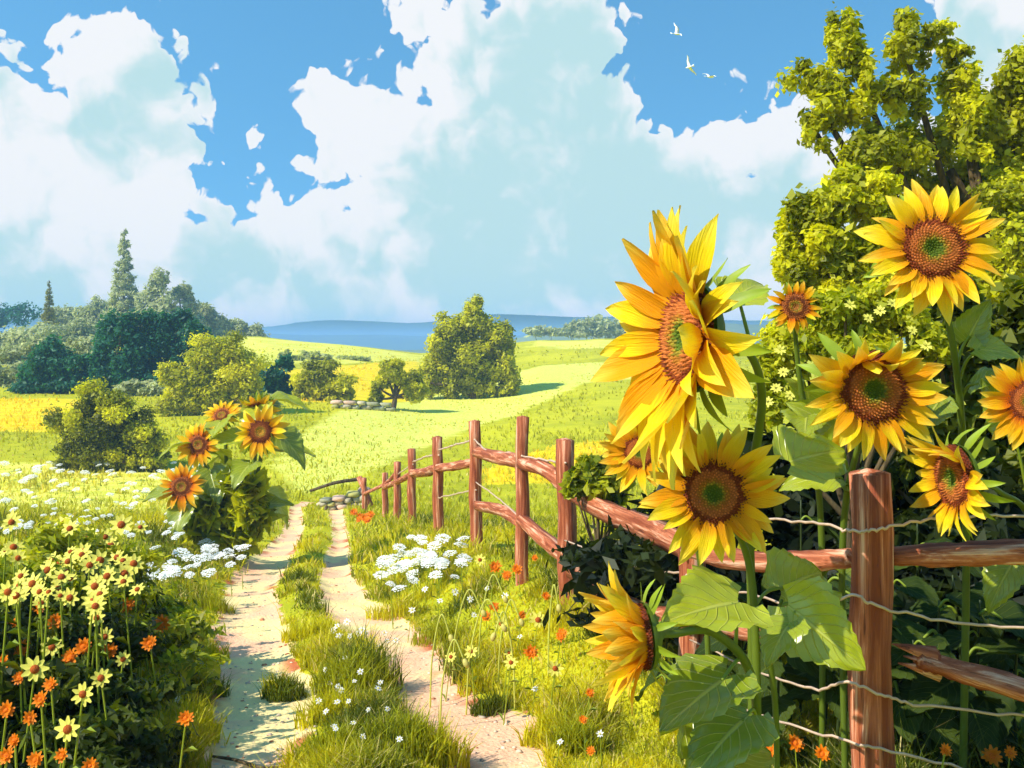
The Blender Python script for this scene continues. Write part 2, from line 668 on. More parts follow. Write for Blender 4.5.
def seg_dist(px, py, line):
    best = np.full(px.shape, 1e9)
    tt = np.zeros(px.shape)
    for i in range(len(line) - 1):
        a, b = np.array(line[i], float), np.array(line[i + 1], float)
        v = b - a
        t = np.clip(((px - a[0]) * v[0] + (py - a[1]) * v[1]) / (v @ v), 0, 1)
        q = np.hypot(px - a[0] - t * v[0], py - a[1] - t * v[1])
        m = q < best
        best = np.where(m, q, best)
        tt = np.where(m, (i + t) / (len(line) - 1), tt)
    return best, tt


def masks(x, d):
    """Ground cover: bare track, mown pale lane, yellow flowering field, flower meadow."""
    trk = np.maximum(np.minimum(x - edge(0, d), edge(1, d) - x), np.minimum(x - edge(2, d), edge(3, d) - x))
    trk = np.where((d < 27.5) & (d > 0.5), trk, -1.0)
    trk = np.clip(trk, -1, 1)
    lane_pts = [on_ground(*p) for p in ((312, 487), (322, 470), (352, 448), (405, 424), (455, 408), (520, 385), (600, 368))]
    dist, tt = seg_dist(x, d, lane_pts)
    lane = np.interp(tt, [0, 0.25, 0.6, 1], [0.7, 2.2, 4.2, 4.5]) - dist
    lane = np.clip(lane / 1.5, -1, 1)

    def patch(poly_px):
        P_ = [on_ground(*p) for p in poly_px]
        ins = np.zeros(x.shape, bool)
        n = len(P_)
        for i in range(n):
            x1, y1 = P_[i]
            x2, y2 = P_[(i + 1) % n]
            with np.errstate(divide='ignore', invalid='ignore'):
                c = ((y1 > d) != (y2 > d)) & (x < (x2 - x1) * (d - y1) / (y2 - y1 + 1e-12) + x1)
            ins ^= c
        dist, _ = seg_dist(x, d, P_ + [P_[0]])
        return np.where(ins, dist, -dist)
    gold = np.maximum.reduce([
        np.clip(patch([(-250, 398), (70, 396), (96, 402), (110, 418), (60, 432), (-300, 434)]) / 1.5, -1, 1),
        np.clip(patch([(278, 372), (330, 364), (420, 364), (424, 398), (395, 404), (290, 404)]) / 2.0, -1, 1),
        np.clip(patch([(482, 470), (515, 456), (560, 446), (640, 440), (640, 474), (560, 484), (480, 486)]) / 1.0, -1, 1)])
    pale = np.maximum.reduce([
        np.clip(patch([(230, 336), (420, 354), (430, 364), (330, 362), (230, 368)]) / 4.0, -1, 1),
        np.clip(patch([(-100, 462), (120, 462), (190, 474), (200, 500), (140, 520), (60, 508), (-100, 505)]) / 0.8, -1, 1),
        np.clip(patch([(530, 338), (660, 338), (660, 349), (560, 351), (530, 347)]) / 4.0, -1, 1)])
    return trk, lane, gold, pale


def build_ground():
    def axis(c0, c1, step, lo, hi, grow):
        a = list(np.arange(c0, c1, step))
        s, v, left = step, c0, []
        while v > lo:
            s *= grow
            v -= s
            left.append(v)
        s, v, right = step, a[-1], []
        while v < hi:
            s *= grow
            v += s
            right.append(v)
        return np.array(left[::-1] + a + right)
    xs = axis(-7.5, 3.5, 0.06, -6000, 6000, 1.085)
    ds = axis(2.4, 13.0, 0.07, -60, 13.1, 1.15)
    v, s = ds[-1], 0.07
    far = []
    while v < 9000:
        s = max(s, 0.0062 * v) if v < 140 else s * 1.12
        v += s
        far.append(v)
    ds = np.concatenate([ds, far])
    X, D = np.meshgrid(xs, ds)
    Z = terrain(X, D)
    trk, lane, gold, pale = masks(X.ravel(), D.ravel())
    V = np.stack([X.ravel(), D.ravel(), Z.ravel()], 1)
    nx, nd = len(xs), len(ds)
    i = (np.arange(nd - 1)[:, None] * nx + np.arange(nx - 1)[None]).ravel()
    Q = np.stack([i, i + 1, i + nx + 1, i + nx], 1)
    me = mesh_from('ground', V, Q)
    for nm, val in (('track', trk), ('lane', lane), ('gold', gold), ('pale', pale)):
        a = me.attributes.new(nm, 'FLOAT', 'POINT')
        a.data.foreach_set('value', val.astype(np.float32))
    m, t, out = new_mat('meadow_and_track')
    geo = t.n.new('ShaderNodeNewGeometry')
    p = geo.outputs['Position']
    n_big = t.noise(p, 0.16, 4.0, 0.6)
    n_mid = t.noise(p, 1.1, 5.0, 0.6)
    n_fin = t.noise(p, 9.0, 6.0, 0.65)
    st = t.n.new('ShaderNodeMapping')
    st.inputs['Rotation'].default_value = (0, 0, 0.5)
    st.inputs['Scale'].default_value = (0.35, 2.6, 1.0)
    t.l.new(p, st.inputs[0])
    n_row = t.noise(st.outputs[0], 1.0, 5.0, 0.65)
    n_soil = t.noise(p, 26.0, 6.0, 0.7)
    g = t.mix(t.step(n_mid, 0.35, 0.65), (0.36, 0.36, 0.010), (0.50, 0.47, 0.012))
    g = t.mix(t.step(n_big, 0.42, 0.62), g, (0.55, 0.51, 0.016))
    g = t.mix(t.step(n_fin, 0.52, 0.72, 0.0, 0.6), g, (0.24, 0.27, 0.010))

    g = t.mix(t.step(n_row, 0.50, 0.68, 0.0, 0.4), g, (0.33, 0.37, 0.010))

    def fac(nm, w, lo=-0.12, hi=0.12, n=n_fin):
        a = attr(t, nm).outputs['Fac']
        return t.step(t.math('ADD', a, t.math('MULTIPLY_ADD', n, 2 * w, -w)), lo, hi)
    g = t.mix(fac('pale', 0.9, -0.1, 0.3, n_mid), g, t.mix(t.step(n_row, 0.42, 0.62), (0.76, 0.70, 0.12), (0.58, 0.58, 0.05)))
    g = t.mix(fac('lane', 0.7, -0.15, 0.25, n_mid), g, t.mix(t.step(n_fin, 0.42, 0.62), (0.72, 0.71, 0.14), (0.58, 0.60, 0.06)))
    g = t.mix(fac('gold', 0.5, -0.1, 0.25, n_mid), g, t.mix(t.step(n_row, 0.4, 0.62), (0.86, 0.64, 0.010), (0.66, 0.50, 0.012)))
    soil = t.mix(t.step(n_mid, 0.42, 0.60), (0.88, 0.50, 0.29), (0.90, 0.71, 0.30))
    soil = t.mix(t.step(n_soil, 0.50, 0.70, 0.0, 0.35), soil, (0.62, 0.42, 0.24))
    peb = t.voro(p, 42.0)
    soil = t.mix(t.step(peb, 0.10, 0.22, 0.5, 0.0), soil, (0.74, 0.60, 0.40))
    rust = t.step(t.noise(t.vmath('ADD', p, (3.1, 0.7, 0)), 1.6, 3.0), 0.54, 0.62)
    a_tr = attr(t, 'track').outputs['Fac']
    rim = t.math('MULTIPLY', t.step(a_tr, 0.17, 0.03), rust)
    soil = t.mix(rim, soil, (0.50, 0.14, 0.05))
    f_tr = fac('track', 0.13, -0.015, 0.02, n_fin)
    c = t.mix(f_tr, g, soil)
    hgt = t.math('ADD', t.math('MULTIPLY', n_fin, 0.5), t.math('ADD', t.math('MULTIPLY', n_soil, 0.35), t.math('MULTIPLY', peb, 0.25)))
    t.l.new(bsdf(t, c, 0.9, 0.1, bump(t, hgt, 0.7, 0.03)), out.inputs[0])
    tag(link('ground', me, None, m), kind='structure')


build_ground()


def build_hills():
    """Low wooded ridges, kilometres off."""
    for name, dist, prof, c1, c2, seed in (
            ('hills', 2600.0, [(-1400, 326), (-700, 318), (-200, 322), (100, 318), (240, 331), (290, 325), (345, 314), (395, 328), (440, 322), (500, 308), (560, 322), (600, 314), (680, 318), (760, 322), (900, 314), (1100, 320), (1500, 314), (2200, 322)], (0.03, 0.06, 0.03), (0.05, 0.08, 0.03), 21),
            ('hills', 520.0, [(-1400, 350), (460, 350), (500, 344), (530, 335), (560, 327), (590, 320), (625, 316), (680, 320), (760, 326), (900, 322), (1100, 330), (1500, 334), (2200, 345)], (0.13, 0.17, 0.08), (0.22, 0.26, 0.12), 23),
            ('hills', 1500.0, [(-1400, 338), (-300, 333), (100, 336), (260, 331), (310, 338), (380, 332), (450, 340), (500, 333), (545, 338), (600, 329), (700, 336), (900, 332), (1200, 337), (1600, 331), (2200, 338)], (0.04, 0.07, 0.03), (0.07, 0.10, 0.03), 22)):
        px = np.linspace(-1400, 2200, 240)
        top = np.interp(px, [p[0] for p in prof], [p[1] for p in prof])
        k = np.ones(7) / 7
        top = np.convolve(np.pad(top, 3, 'edge'), k, 'valid')
        rows = []
        for j, (back, hf) in enumerate(((0.80, 0.0), (0.86, 0.35), (0.92, 0.72), (0.97, 0.93), (1.0, 1.0), (1.05, 0.9), (1.15, 0.4), (1.25, -0.1))):
            dd = dist * back * np.ones_like(px)
            x = (px - 512) / F * dist * (0.9 + 0.1 * back)
            zt = HC + (HZ - top) / F * dist
            z = -16 + (zt + 16) * hf + (vnoise(x / 60.0, dd / 60.0, seed + j) - 0.5) * 5.0 * (0.1 < hf < 0.99)
            rows.append(np.stack([x, dd, z], 1))
        V = np.concatenate(rows)
        nx = len(px)
        i = (np.arange(len(rows) - 1)[:, None] * nx + np.arange(nx - 1)[None]).ravel()
        me = mesh_from(name, V, np.stack([i, i + 1, i + nx + 1, i + nx], 1))
        m, t, out = new_mat('wooded_hill')
        geo = t.n.new('ShaderNodeNewGeometry')
        n = t.noise(geo.outputs['Position'], 0.012, 6.0, 0.65)
        t.l.new(bsdf(t, t.mix(t.step(n, 0.4, 0.6), c1, c2), 0.95, 0.0), out.inputs[0])
        tag(link(name, me, None, m), kind='structure')


build_hills()


def build_haze():
    x0, x1, y0, y1, z0, z1 = -9000.0, 9000.0, -80.0, 9200.0, -17.0, 17.0
    V = [(x, y, z) for z in (z0, z1) for y in (y0, y1) for x in (x0, x1)]
    Q = [(0, 2, 3, 1), (4, 5, 7, 6), (0, 1, 5, 4), (2, 6, 7, 3), (0, 4, 6, 2), (1, 3, 7, 5)]
    me = mesh_from('haze', V, np.array(Q), smooth=False)
    m, t, out = new_mat('summer_haze')
    v = t.n.new('ShaderNodeVolumePrincipled')
    v.inputs['Color'].default_value = (*HAZE_COL, 1)
    v.inputs['Density'].default_value = HAZE_DENSITY
    v.inputs['Anisotropy'].default_value = 0.0
    t.l.new(v.outputs[0], out.inputs['Volume'])
    tag(link('haze', me, None, m), kind='stuff')


HAZE_COL = (0.29, 0.54, 1.0)
HAZE_DENSITY = 0.0012
build_haze()


# ------------------------------------------------------------------ grass
def blades(xy, h, w, lean, col, name):
    """Bent, tapering blades: five vertices each."""
    n = len(xy)
    x, d = xy[:, 0], xy[:, 1]
    z = terrain(x, d) - 0.01
    a = rng.uniform(0, 2 * math.pi, n)
    b = rng.uniform(0, 2 * math.pi, n)
    bx, by = np.cos(a), np.sin(a)
    lx, ly = np.cos(b) * lean * h, np.sin(b) * lean * h
    V = np.zeros((n, 5, 3), dtype=np.float32)
    for k, (s, t) in enumerate(((-0.5, 0.0), (0.5, 0.0), (-0.36, 0.55), (0.36, 0.55), (0.0, 1.0))):
        V[:, k, 0] = x + bx * w * s + lx * t * t
        V[:, k, 1] = d + by * w * s + ly * t * t
        V[:, k, 2] = z + h * t * (1 - 0.25 * lean * t)
    i = np.arange(n) * 5
    Q = np.stack([i, i + 1, i + 3, i + 2], 1)
    T = np.stack([i + 2, i + 3, i + 4], 1)
    C = np.repeat(col[:, None, :], 5, 1).astype(np.float32)
    C[:, 0:2] *= 0.92
    me = mesh_from(name, V.reshape(-1, 3), [Q, T], C.reshape(-1, 3))
    return tag(link(name, me, None, M['grass']), kind='stuff')


BRIGHT = np.array([0.62, 0.57, 0.010])
MIDG = np.array([0.38, 0.39, 0.010])
DARKG = np.array([0.12, 0.155, 0.010])


def grass_color(x, d, n):
    k = vnoise(x * 2.3, d * 1.5, 31) * 0.62 + vnoise(x * 7, d * 5, 32) * 0.38
    k = np.clip((k - 0.30) / 0.36 + rng.normal(0, 0.16, n), 0, 1)
    c = np.where(k[:, None] < 0.5, DARKG + (MIDG - DARKG) * (k[:, None] * 2), MIDG + (BRIGHT - MIDG) * (k[:, None] * 2 - 1))
    return c * rng.uniform(0.85, 1.12, (n, 1))


def build_grass():
    n = 380000
    d = 1.0 / rng.uniform(1 / 42.0, 1 / 2.7, n)
    u = rng.uniform(-0.62, 0.62, n)
    x = u * d
    trk = np.maximum(np.minimum(x - edge(0, d), edge(1, d) - x), np.minimum(x - edge(2, d), edge(3, d) - x))
    trk = np.where(d < 27.5, trk, -1)
    wob = (vnoise(x * 3.1, d * 2.2, 41) - 0.5) * 0.26 + (vnoise(x * 11, d * 8, 42) - 0.5) * 0.12
    keep = trk + wob < rng.uniform(-0.02, 0.03, n)
    keep &= ~((trk > 0.04) & (rng.uniform(0, 1, n) < 0.93))
    x, d, trk = x[keep], d[keep], trk[keep]
    # more, and longer, in tussocks
    tus = vnoise(x * 3.3, d * 2.6, 43)
    mid = (x > edge(1, d)) & (x < edge(2, d)) & (d < 27)
    keep = rng.uniform(0, 1, len(x)) < 0.70 + 0.30 * sstep(tus, 0.3, 0.6)
    x, d, tus, mid = x[keep], d[keep], tus[keep], mid[keep]
    n = len(x)
    h = (0.035 + 0.10 * sstep(tus, 0.35, 0.85)) * rng.uniform(0.6, 1.4, n)
    h *= np.where(mid, 0.85, 1.15) * np.interp(d, [3, 10, 25, 42], [1.0, 1.15, 1.3, 1.5])
    w = np.interp(d, [2.5, 5, 12, 42], [0.0065, 0.008, 0.017, 0.055]) * rng.uniform(0.7, 1.3, n)
    c = grass_color(x, d, n)
    pale = sstep(d, 14, 24)[:, None] * 0.6
    c = c * (1 - pale) + np.array([0.50, 0.51, 0.02]) * pale
    # the fresh bright verge and the dry pale tips
    dry = rng.uniform(0, 1, n) < 0.09
    c[dry] = np.array([0.70, 0.58, 0.20])
    tall = rng.uniform(0, 1, n) < 0.02
    h[tall] *= 2.1
    w[tall] *= 0.7
    blades(np.stack([x, d], 1), h, w, rng.uniform(0.15, 0.95, n), c, 'grass')


build_grass()


def build_meadow_tufts():
    """Longer tufts out in the fields, coloured like the crop they stand in."""
    n = 52000
    d = 1.0 / rng.uniform(1 / 105.0, 1 / 22.0, n)
    x = rng.uniform(-0.6, 0.6, n) * d
    trk, lane, gold, pale = masks(x, d)
    keep = (trk < -0.1) & (vnoise(x * 0.35, d * 0.25, 51) + rng.normal(0, 0.12, n) > 0.52)
    x, d, lane, gold, pale = x[keep], d[keep], lane[keep], gold[keep], pale[keep]
    n = len(x)
    c = np.array([0.48, 0.48, 0.012]) * rng.uniform(0.75, 1.25, (n, 1))
    c[lane > 0] = np.array([0.70, 0.69, 0.11])
    c[pale > 0] = np.array([0.72, 0.67, 0.10])
    c[gold > 0] = np.array([0.90, 0.66, 0.012])
    c *= rng.uniform(0.8, 1.15, (n, 1))
    h = rng.uniform(0.08, 0.26, n) * np.where(lane > 0, 0.5, 1.0)
    w = 0.0016 * d * rng.uniform(0.7, 1.5, n)
    blades(np.stack([x, d], 1), h, w, rng.uniform(0.1, 0.8, n), c, 'meadow_grass')


build_meadow_tufts()


def build_gravel():
    n = 1500
    d = 1.0 / rng.uniform(1 / 18.0, 1 / 3.0, n)
    f = rng.uniform(-0.05, 1.05, n)
    side = rng.uniform(0, 1, n) < 0.5
    x = np.where(side, edge(0, d) + (edge(1, d) - edge(0, d)) * f, edge(2, d) + (edge(3, d) - edge(2, d)) * f)
    z = terrain(x, d)
    s = np.exp(rng.normal(-5.1, 0.5, n)).clip(0.003, 0.028)
    ico = np.array([(0, 0, 1), (.89, 0, .45), (.28, .85, .45), (-.72, .53, .45), (-.72, -.53, .45), (.28, -.85, .45), (.72, .53, -.45), (-.28, .85, -.45), (-.89, 0, -.45), (-.28, -.85, -.45), (.72, -.53, -.45), (0, 0, -1)])
    fc = np.array([(0, 1, 2), (0, 2, 3), (0, 3, 4), (0, 4, 5), (0, 5, 1), (1, 6, 2), (2, 7, 3), (3, 8, 4), (4, 9, 5), (5, 10, 1), (2, 6, 7), (3, 7, 8), (4, 8, 9), (5, 9, 10), (1, 10, 6), (6, 11, 7), (7, 11, 8), (8, 11, 9), (9, 11, 10), (10, 11, 6)])
    V = ico[None] * s[:, None, None] * rng.uniform(0.65, 1.3, (n, 12, 1)) * np.array([1.2, 1.0, 0.6])
    V += np.stack([x, d, z + s * 0.15], 1)[:, None, :]
    T = (fc[None] + (np.arange(n) * 12)[:, None, None]).reshape(-1, 3)
    pal = np.array([(0.60, 0.48, 0.34), (0.72, 0.60, 0.42), (0.44, 0.34, 0.25), (0.66, 0.46, 0.34), (0.50, 0.20, 0.10)])
    c = np.repeat(pal[rng.integers(0, 5, n)] * rng.uniform(0.8, 1.15, (n, 1)), 12, 0)
    me = mesh_from('gravel', V.reshape(-1, 3), T, c, None, [M['stone']])
    tag(link('gravel', me), kind='stuff')


build_gravel()


def tussock(px, py, wpx, hpx, n, c):
    """A tall clump of blades growing out of the track or verge."""
    x0, d0 = on_ground(px, py)
    r = wpx / F * d0 / 2
    a, q = rng.uniform(0, 2 * math.pi, n), rng.uniform(0, 1, n) ** 0.6
    x, d = x0 + np.cos(a) * q * r, d0 + np.sin(a) * q * r * 0.8
    h = 0.8 * hpx / F * d0 * rng.uniform(0.45, 1.1, n) * (1 - 0.35 * q)
    col = np.array(c) * rng.uniform(0.7, 1.25, (n, 1))
    lean = rng.uniform(0.1, 0.7, n)
    return x, d, h, lean, col


def build_tussocks():
    xs, hs, ls, cs = [], [], [], []
    dk, md, br = (0.14, 0.18, 0.012), (0.36, 0.38, 0.012), (0.58, 0.56, 0.012)
    for a in ((410, 766, 90, 70, 700, md), (390, 768, 60, 55, 350, dk), (440, 764, 60, 75, 260, br), (285, 692, 46, 44, 420, dk), (278, 690, 34, 46, 200, br),
              (352, 690, 80, 62, 800, md), (372, 684, 60, 90, 260, dk), (330, 724, 70, 55, 420, br), (350, 660, 60, 40, 300, br), (320, 768, 70, 60, 500, md),
              (490, 708, 40, 42, 320, dk), (474, 690, 36, 40, 200, br), (545, 740, 50, 60, 320, br), (575, 752, 60, 66, 420, md), (190, 740, 60, 60, 420, br),
              (165, 768, 90, 70, 500, md), (200, 690, 60, 44, 320, dk), (205, 655, 50, 36, 300, br), (215, 610, 40, 30, 260, md), (300, 585, 40, 22, 260, dk),
              (330, 640, 40, 30, 220, br), (390, 615, 50, 34, 260, br), (440, 640, 60, 40, 320, md), (420, 600, 50, 28, 260, br), (300, 640, 40, 34, 240, br)):
        x, d, h, l, c = tussock(*a)
        xs.append(np.stack([x, d], 1))
        hs.append(h)
        ls.append(l)
        cs.append(c)
    xy = np.concatenate(xs)
    blades(xy, np.concatenate(hs), rng.uniform(0.006, 0.011, len(xy)), np.concatenate(ls), np.concatenate(cs), 'tussock_grass')


build_tussocks()


# ------------------------------------------------------------------ split-rail fence
def wood_tube(mb, pts, rad, seg=10, wob=0.07, flat=1.0, mat=0):
    """A hewn timber; Col holds along / around coordinates for the grain."""
    pts = np.asarray(pts, float)
    before = len(mb.V)
    tube(mb, pts, rad, seg, (0, 0, 0), mat, wob, True, flat)
    V = mb.V[before]
    ax = pts[-1] - pts[0]
    L = np.linalg.norm(ax)
    ax = ax / L
    a = np.cross(ax, [0.3, 0.9, 0.1])
    a /= np.linalg.norm(a)
    b = np.cross(ax, a)
    o = rng.uniform(0, 30)
    q = V - pts[0]
    mb.C[before] = np.stack([q @ ax + o, q @ a, q @ b], 1)


def build_fence():
    root = empty('wooden_fence', (1.02, 2.9, tz(1.02, 2.9)), 'rustic split rail fence of red brown posts strung with rusty wire', 'fence')
    posts = [(870, 473, 2.9, 0.062, 0.002), (692, 452, 4.6, 0.062, 0.0), (565, 440, 6.9, 0.066, 0.032), (522, 417, 7.9, 0.052, 0.0), (475, 421, 10.3, 0.064, 0.014),
             (438, 437, 12.5, 0.066, 0.012), (412, 449, 15.8, 0.068, 0.0), (397, 462, 19.0, 0.068, 0.006), (385, 473, 21.5, 0.07, 0.01), (364, 478, 24.0, 0.07, 0.03)]
    for px, py, d, r, lean in posts:
        top = P(px, py, d)
        zb = tz(top.x, d) - 0.25
        ln = [(top.x + lean * 14 * r * (1 - k / 8) + 0.008 * math.sin(k * 1.7 + px), d, zb + (top.z - zb) * k / 8) for k in range(9)]
        mb = MB()
        wood_tube(mb, ln, [r * 1.08, r, r * 1.02, r * 0.97, r * 0.95], 12, 0.05)
        mb.build('post', [M['wood']], root)
    # another post standing outside the picture on the right keeps the rails up
    for px, d in ((1110, 2.95),):
        top = P(px, 470, d)
        mb = MB()
        wood_tube(mb, [(top.x, d, tz(top.x, d) - 0.2), (top.x, d, top.z - 0.4), (top.x, d, top.z)], 0.06, 12, 0.05)
        mb.build('post', [M['wood']], root)

    def rail(pts, rad, wob=0.09, flat=1.0):
        mb = MB()
        wood_tube(mb, smooth_line([P(*p) for p in pts], 6), rad, 9, wob, flat)
        mb.build('rail', [M['wood']], root)
    rail([(892, 557, 2.93), (950, 556, 2.92), (1024, 553, 2.92), (1125, 552, 2.92)], [0.026, 0.038, 0.037, 0.040, 0.036], 0.12, 0.9)
    mb = MB()
    wood_tube(mb, smooth_line([P(918, 659, 2.86), P(950, 668, 2.86), P(1024, 690, 2.86), P(1125, 730, 2.9)], 6), [0.040, 0.044, 0.050, 0.046, 0.04], 9, 0.12, 0.8)
    for a_, b_, q in (((892, 644), (935, 657), 0.016), ((903, 656), (940, 664), 0.014), ((898, 663), (938, 672), 0.011), ((908, 650), (938, 660), 0.018), ((910, 668), (940, 676), 0.010)):
        wood_tube(mb, [P(*a_, 2.86 + q), P((a_[0] + b_[0]) / 2, (a_[1] + b_[1]) / 2, 2.86), P(*b_, 2.86)], [0.002, q * 0.8, q * 1.3], 6, 0.2)
    mb.build('rail', [M['wood']], root)
    rail([(852, 559, 2.98), (800, 563, 3.3), (740, 561, 3.8), (690, 549, 4.45)], [0.030, 0.036, 0.040, 0.045], 0.1)
    rail([(695, 549, 4.55), (640, 524, 5.4), (600, 507, 6.1), (566, 488, 6.8)], [0.056, 0.062, 0.058, 0.05], 0.1)
    rail([(570, 492, 6.85), (546, 470, 7.3), (522, 464, 7.85)], [0.058, 0.056, 0.05], 0.08)
    rail([(524, 462, 7.95), (500, 458, 9.0), (476, 452, 10.2)], [0.058, 0.06, 0.052], 0.1)
    rail([(476, 462, 10.4), (456, 466, 11.5), (437, 468, 12.5)], [0.05, 0.055, 0.05], 0.1)
    rail([(438, 468, 12.6), (425, 472, 14.2), (412, 473, 15.8)], [0.06, 0.06], 0.1)
    rail([(412, 474, 15.9), (396, 482, 19.0), (384, 487, 21.4)], [0.05, 0.05], 0.1)
    rail([(397, 472, 19.0), (385, 484, 21.5), (364, 494, 24.0)], [0.04, 0.04], 0.1)
    # lower rails
    rail([(852, 630, 2.98), (760, 632, 3.6), (694, 614, 4.5)], [0.03, 0.036, 0.044], 0.1)
    rail([(570, 560, 6.85), (545, 540, 7.3), (522, 520, 7.85)], [0.052, 0.055, 0.05], 0.1)
    rail([(523, 524, 7.95), (500, 510, 9.0), (477, 506, 10.2)], [0.055, 0.055, 0.05], 0.1)
    rail([(690, 618, 4.55), (640, 612, 5.4), (572, 570, 6.8)], [0.045, 0.05, 0.05], 0.1)

    def wire(pts, r=0.0045):
        pts = [P(*p) for p in pts]
        ln = smooth_line(pts, 8)
        ln = ln + np.stack([rng.normal(0, 0.0015, len(ln)), rng.normal(0, 0.002, len(ln)), rng.normal(0, 0.003, len(ln))], 1)
        mb = MB()
        tube(mb, ln, r, 5)
        mb.build('wire', [M['wire']], root)
    wire([(690, 520, 4.5), (760, 519, 3.6), (820, 524, 3.05), (850, 531, 2.86), (872, 531, 2.82), (892, 526, 2.84), (925, 520, 2.86), (965, 517, 2.88), (1020, 516, 2.9), (1120, 514, 2.9)])
    wire([(693, 583, 4.5), (745, 592, 3.7), (800, 607, 3.1), (852, 596, 2.86), (872, 604, 2.82), (930, 618, 2.86), (1000, 627, 2.9), (1120, 624, 2.9)])
    wire([(690, 640, 4.5), (750, 668, 3.7), (812, 688, 3.05), (848, 682, 2.86), (880, 694, 2.82), (920, 705, 2.86), (1024, 716, 2.9), (1120, 722, 2.9)])
    wire([(692, 690, 4.5), (770, 718, 3.4), (850, 742, 2.86), (880, 750, 2.82), (1000, 778, 2.9)])
    wire([(565, 540, 6.8), (610, 558, 5.9), (650, 570, 5.2), (690, 575, 4.5)], 0.006)
    wire([(523, 456, 7.84), (545, 460, 7.3), (566, 463, 6.82)], 0.008)
    wire([(475, 440, 10.2), (488, 452, 9.5), (502, 456, 8.9), (522, 456, 7.84)], 0.009)
    wire([(439, 450, 12.4), (455, 445, 11.5), (475, 440, 10.2)], 0.011)
    wire([(413, 462, 15.7), (425, 457, 14.0), (439, 455, 12.4)], 0.013)
    wire([(386, 481, 21.4), (398, 474, 19.0), (413, 464, 15.7)], 0.013)
    wire([(438, 498, 12.4), (456, 494, 11.5), (476, 490, 10.2)], 0.009)
    wire([(476, 482, 10.2), (500, 500, 9.0), (522, 520, 7.86)], 0.007)


build_fence()


# ------------------------------------------------------------------ sunflowers
def petal_mesh(seed, name, mat, width=0.30, curl=0.25, fold=0.10, nt=9, green=None):
    r = random.Random(seed)
    tw, sw = r.uniform(-0.30, 0.30), r.uniform(-0.16, 0.16)
    crl = curl * r.uniform(0.4, 1.7) * (1 if r.random() < 0.8 else -0.5)
    V, C = [], []
    for i in range(nt):
        t = i / (nt - 1)
        w = width * 0.5 * (math.sin(math.pi * min(1, t * 0.93 + 0.07) ** 0.85) ** 0.75) * (1 - 0.15 * t) + 0.012 * (1 - t)
        if i == nt - 1:
            w = 0.004
        for s in (-1, -0.5, 0, 0.5, 1):
            y = s * w + sw * t * t
            z = -crl * t * t + fold * abs(s) * (0.4 + 0.6 * math.sin(math.pi * t)) * 0.6 + tw * s * w * t * 1.6 + 0.012 * math.sin(9 * t + seed) * s
            V.append((t * (1 - 0.12 * abs(crl) * t), y, z))
            C.append((t, abs(s), 0) if green is None else tuple(g * (0.8 + 0.5 * t) for g in green))
    Q = [(i * 5 + k, i * 5 + k + 1, i * 5 + k + 6, i * 5 + k + 5) for i in range(nt - 1) for k in range(4)]
    return mesh_from(name, V, np.array(Q), np.array(C), None, [mat])


PETALS = [petal_mesh(100 + i, 'petal', M['petal'], 0.34 + 0.02 * (i % 4), 0.22) for i in range(9)]
OPETALS = [petal_mesh(200 + i, 'petal', M['petal_orange'], 0.38 + 0.02 * (i % 3), 0.18) for i in range(5)]
SEPALS = [petal_mesh(300 + i, 'sepal', M['green'], 0.30, 0.35, 0.06, 7, (0.22, 0.30, 0.016)) for i in range(4)]


def disc_mesh(detail=1.0, dark=(0.52, 0.150, 0.032), rust=(0.25, 0.050, 0.012), core=(0.10, 0.15, 0.012), lit=True):
    """Seed disc of radius 1: a low dome paved with florets on a phyllotactic spiral, hollow green heart."""
    mb = MB()
    nr, ns = 14, 48

    def prof(r):
        return 0.30 * math.sqrt(max(0, 1 - r * r * 0.94)) - 0.20 * math.exp(-(r / 0.26) ** 2)

    def colr(r, j=0.0):
        r = r + j
        if r < 0.24:
            c = core
        elif r < 0.34:
            c = (0.30, 0.22, 0.02)
        elif r < 0.44:
            c = (0.42, 0.16, 0.02)
        elif r < 0.66:
            c = dark
        elif r < 0.90:
            c = rust
        else:
            c = (0.15, 0.032, 0.010)
        return c
    V, C, Q = [], [], []
    for i in range(nr + 1):
        r = i / nr
        for k in range(ns):
            a = 2 * math.pi * k / ns
            V.append((r * math.cos(a), r * math.sin(a), prof(r) - 0.02))
            C.append(tuple(0.7 * v for v in colr(r)))
    for i in range(nr):
        for k in range(ns):
            k2 = (k + 1) % ns
            Q.append((i * ns + k, (i + 1) * ns + k, (i + 1) * ns + k2, i * ns + k2))
    mb.add(V, (), Q, np.array(C))
    n = int(520 * detail)
    for j in range(n):
        r = math.sqrt((j + 0.5) / n)
        a = j * 2.399963
        h = 0.05 + 0.05 * r * rnd.uniform(0.5, 1.4)
        s = 0.95 / math.sqrt(n) * rnd.uniform(0.8, 1.1)
        cx, cy, cz = r * math.cos(a), r * math.sin(a), prof(r)
        ox, oy = math.cos(a) * h * r * 0.7, math.sin(a) * h * r * 0.7
        vv = [(cx + s * math.cos(a + q), cy + s * math.sin(a + q), cz - 0.03) for q in (0.5, 2.07, 3.64, 5.21)]
        vv += [(cx + ox, cy + oy, cz + h)]
        c = np.array(colr(r, rnd.uniform(-0.04, 0.04))) * rnd.uniform(0.75, 1.3)
        cc = [c * 0.85] * 4 + [c * 1.25]
        mb.add(vv, [(0, 1, 4), (1, 2, 4), (2, 3, 4), (3, 0, 4)], (), np.array(cc))
    return mb.mesh('flower_head', [M['floret']], smooth=False)


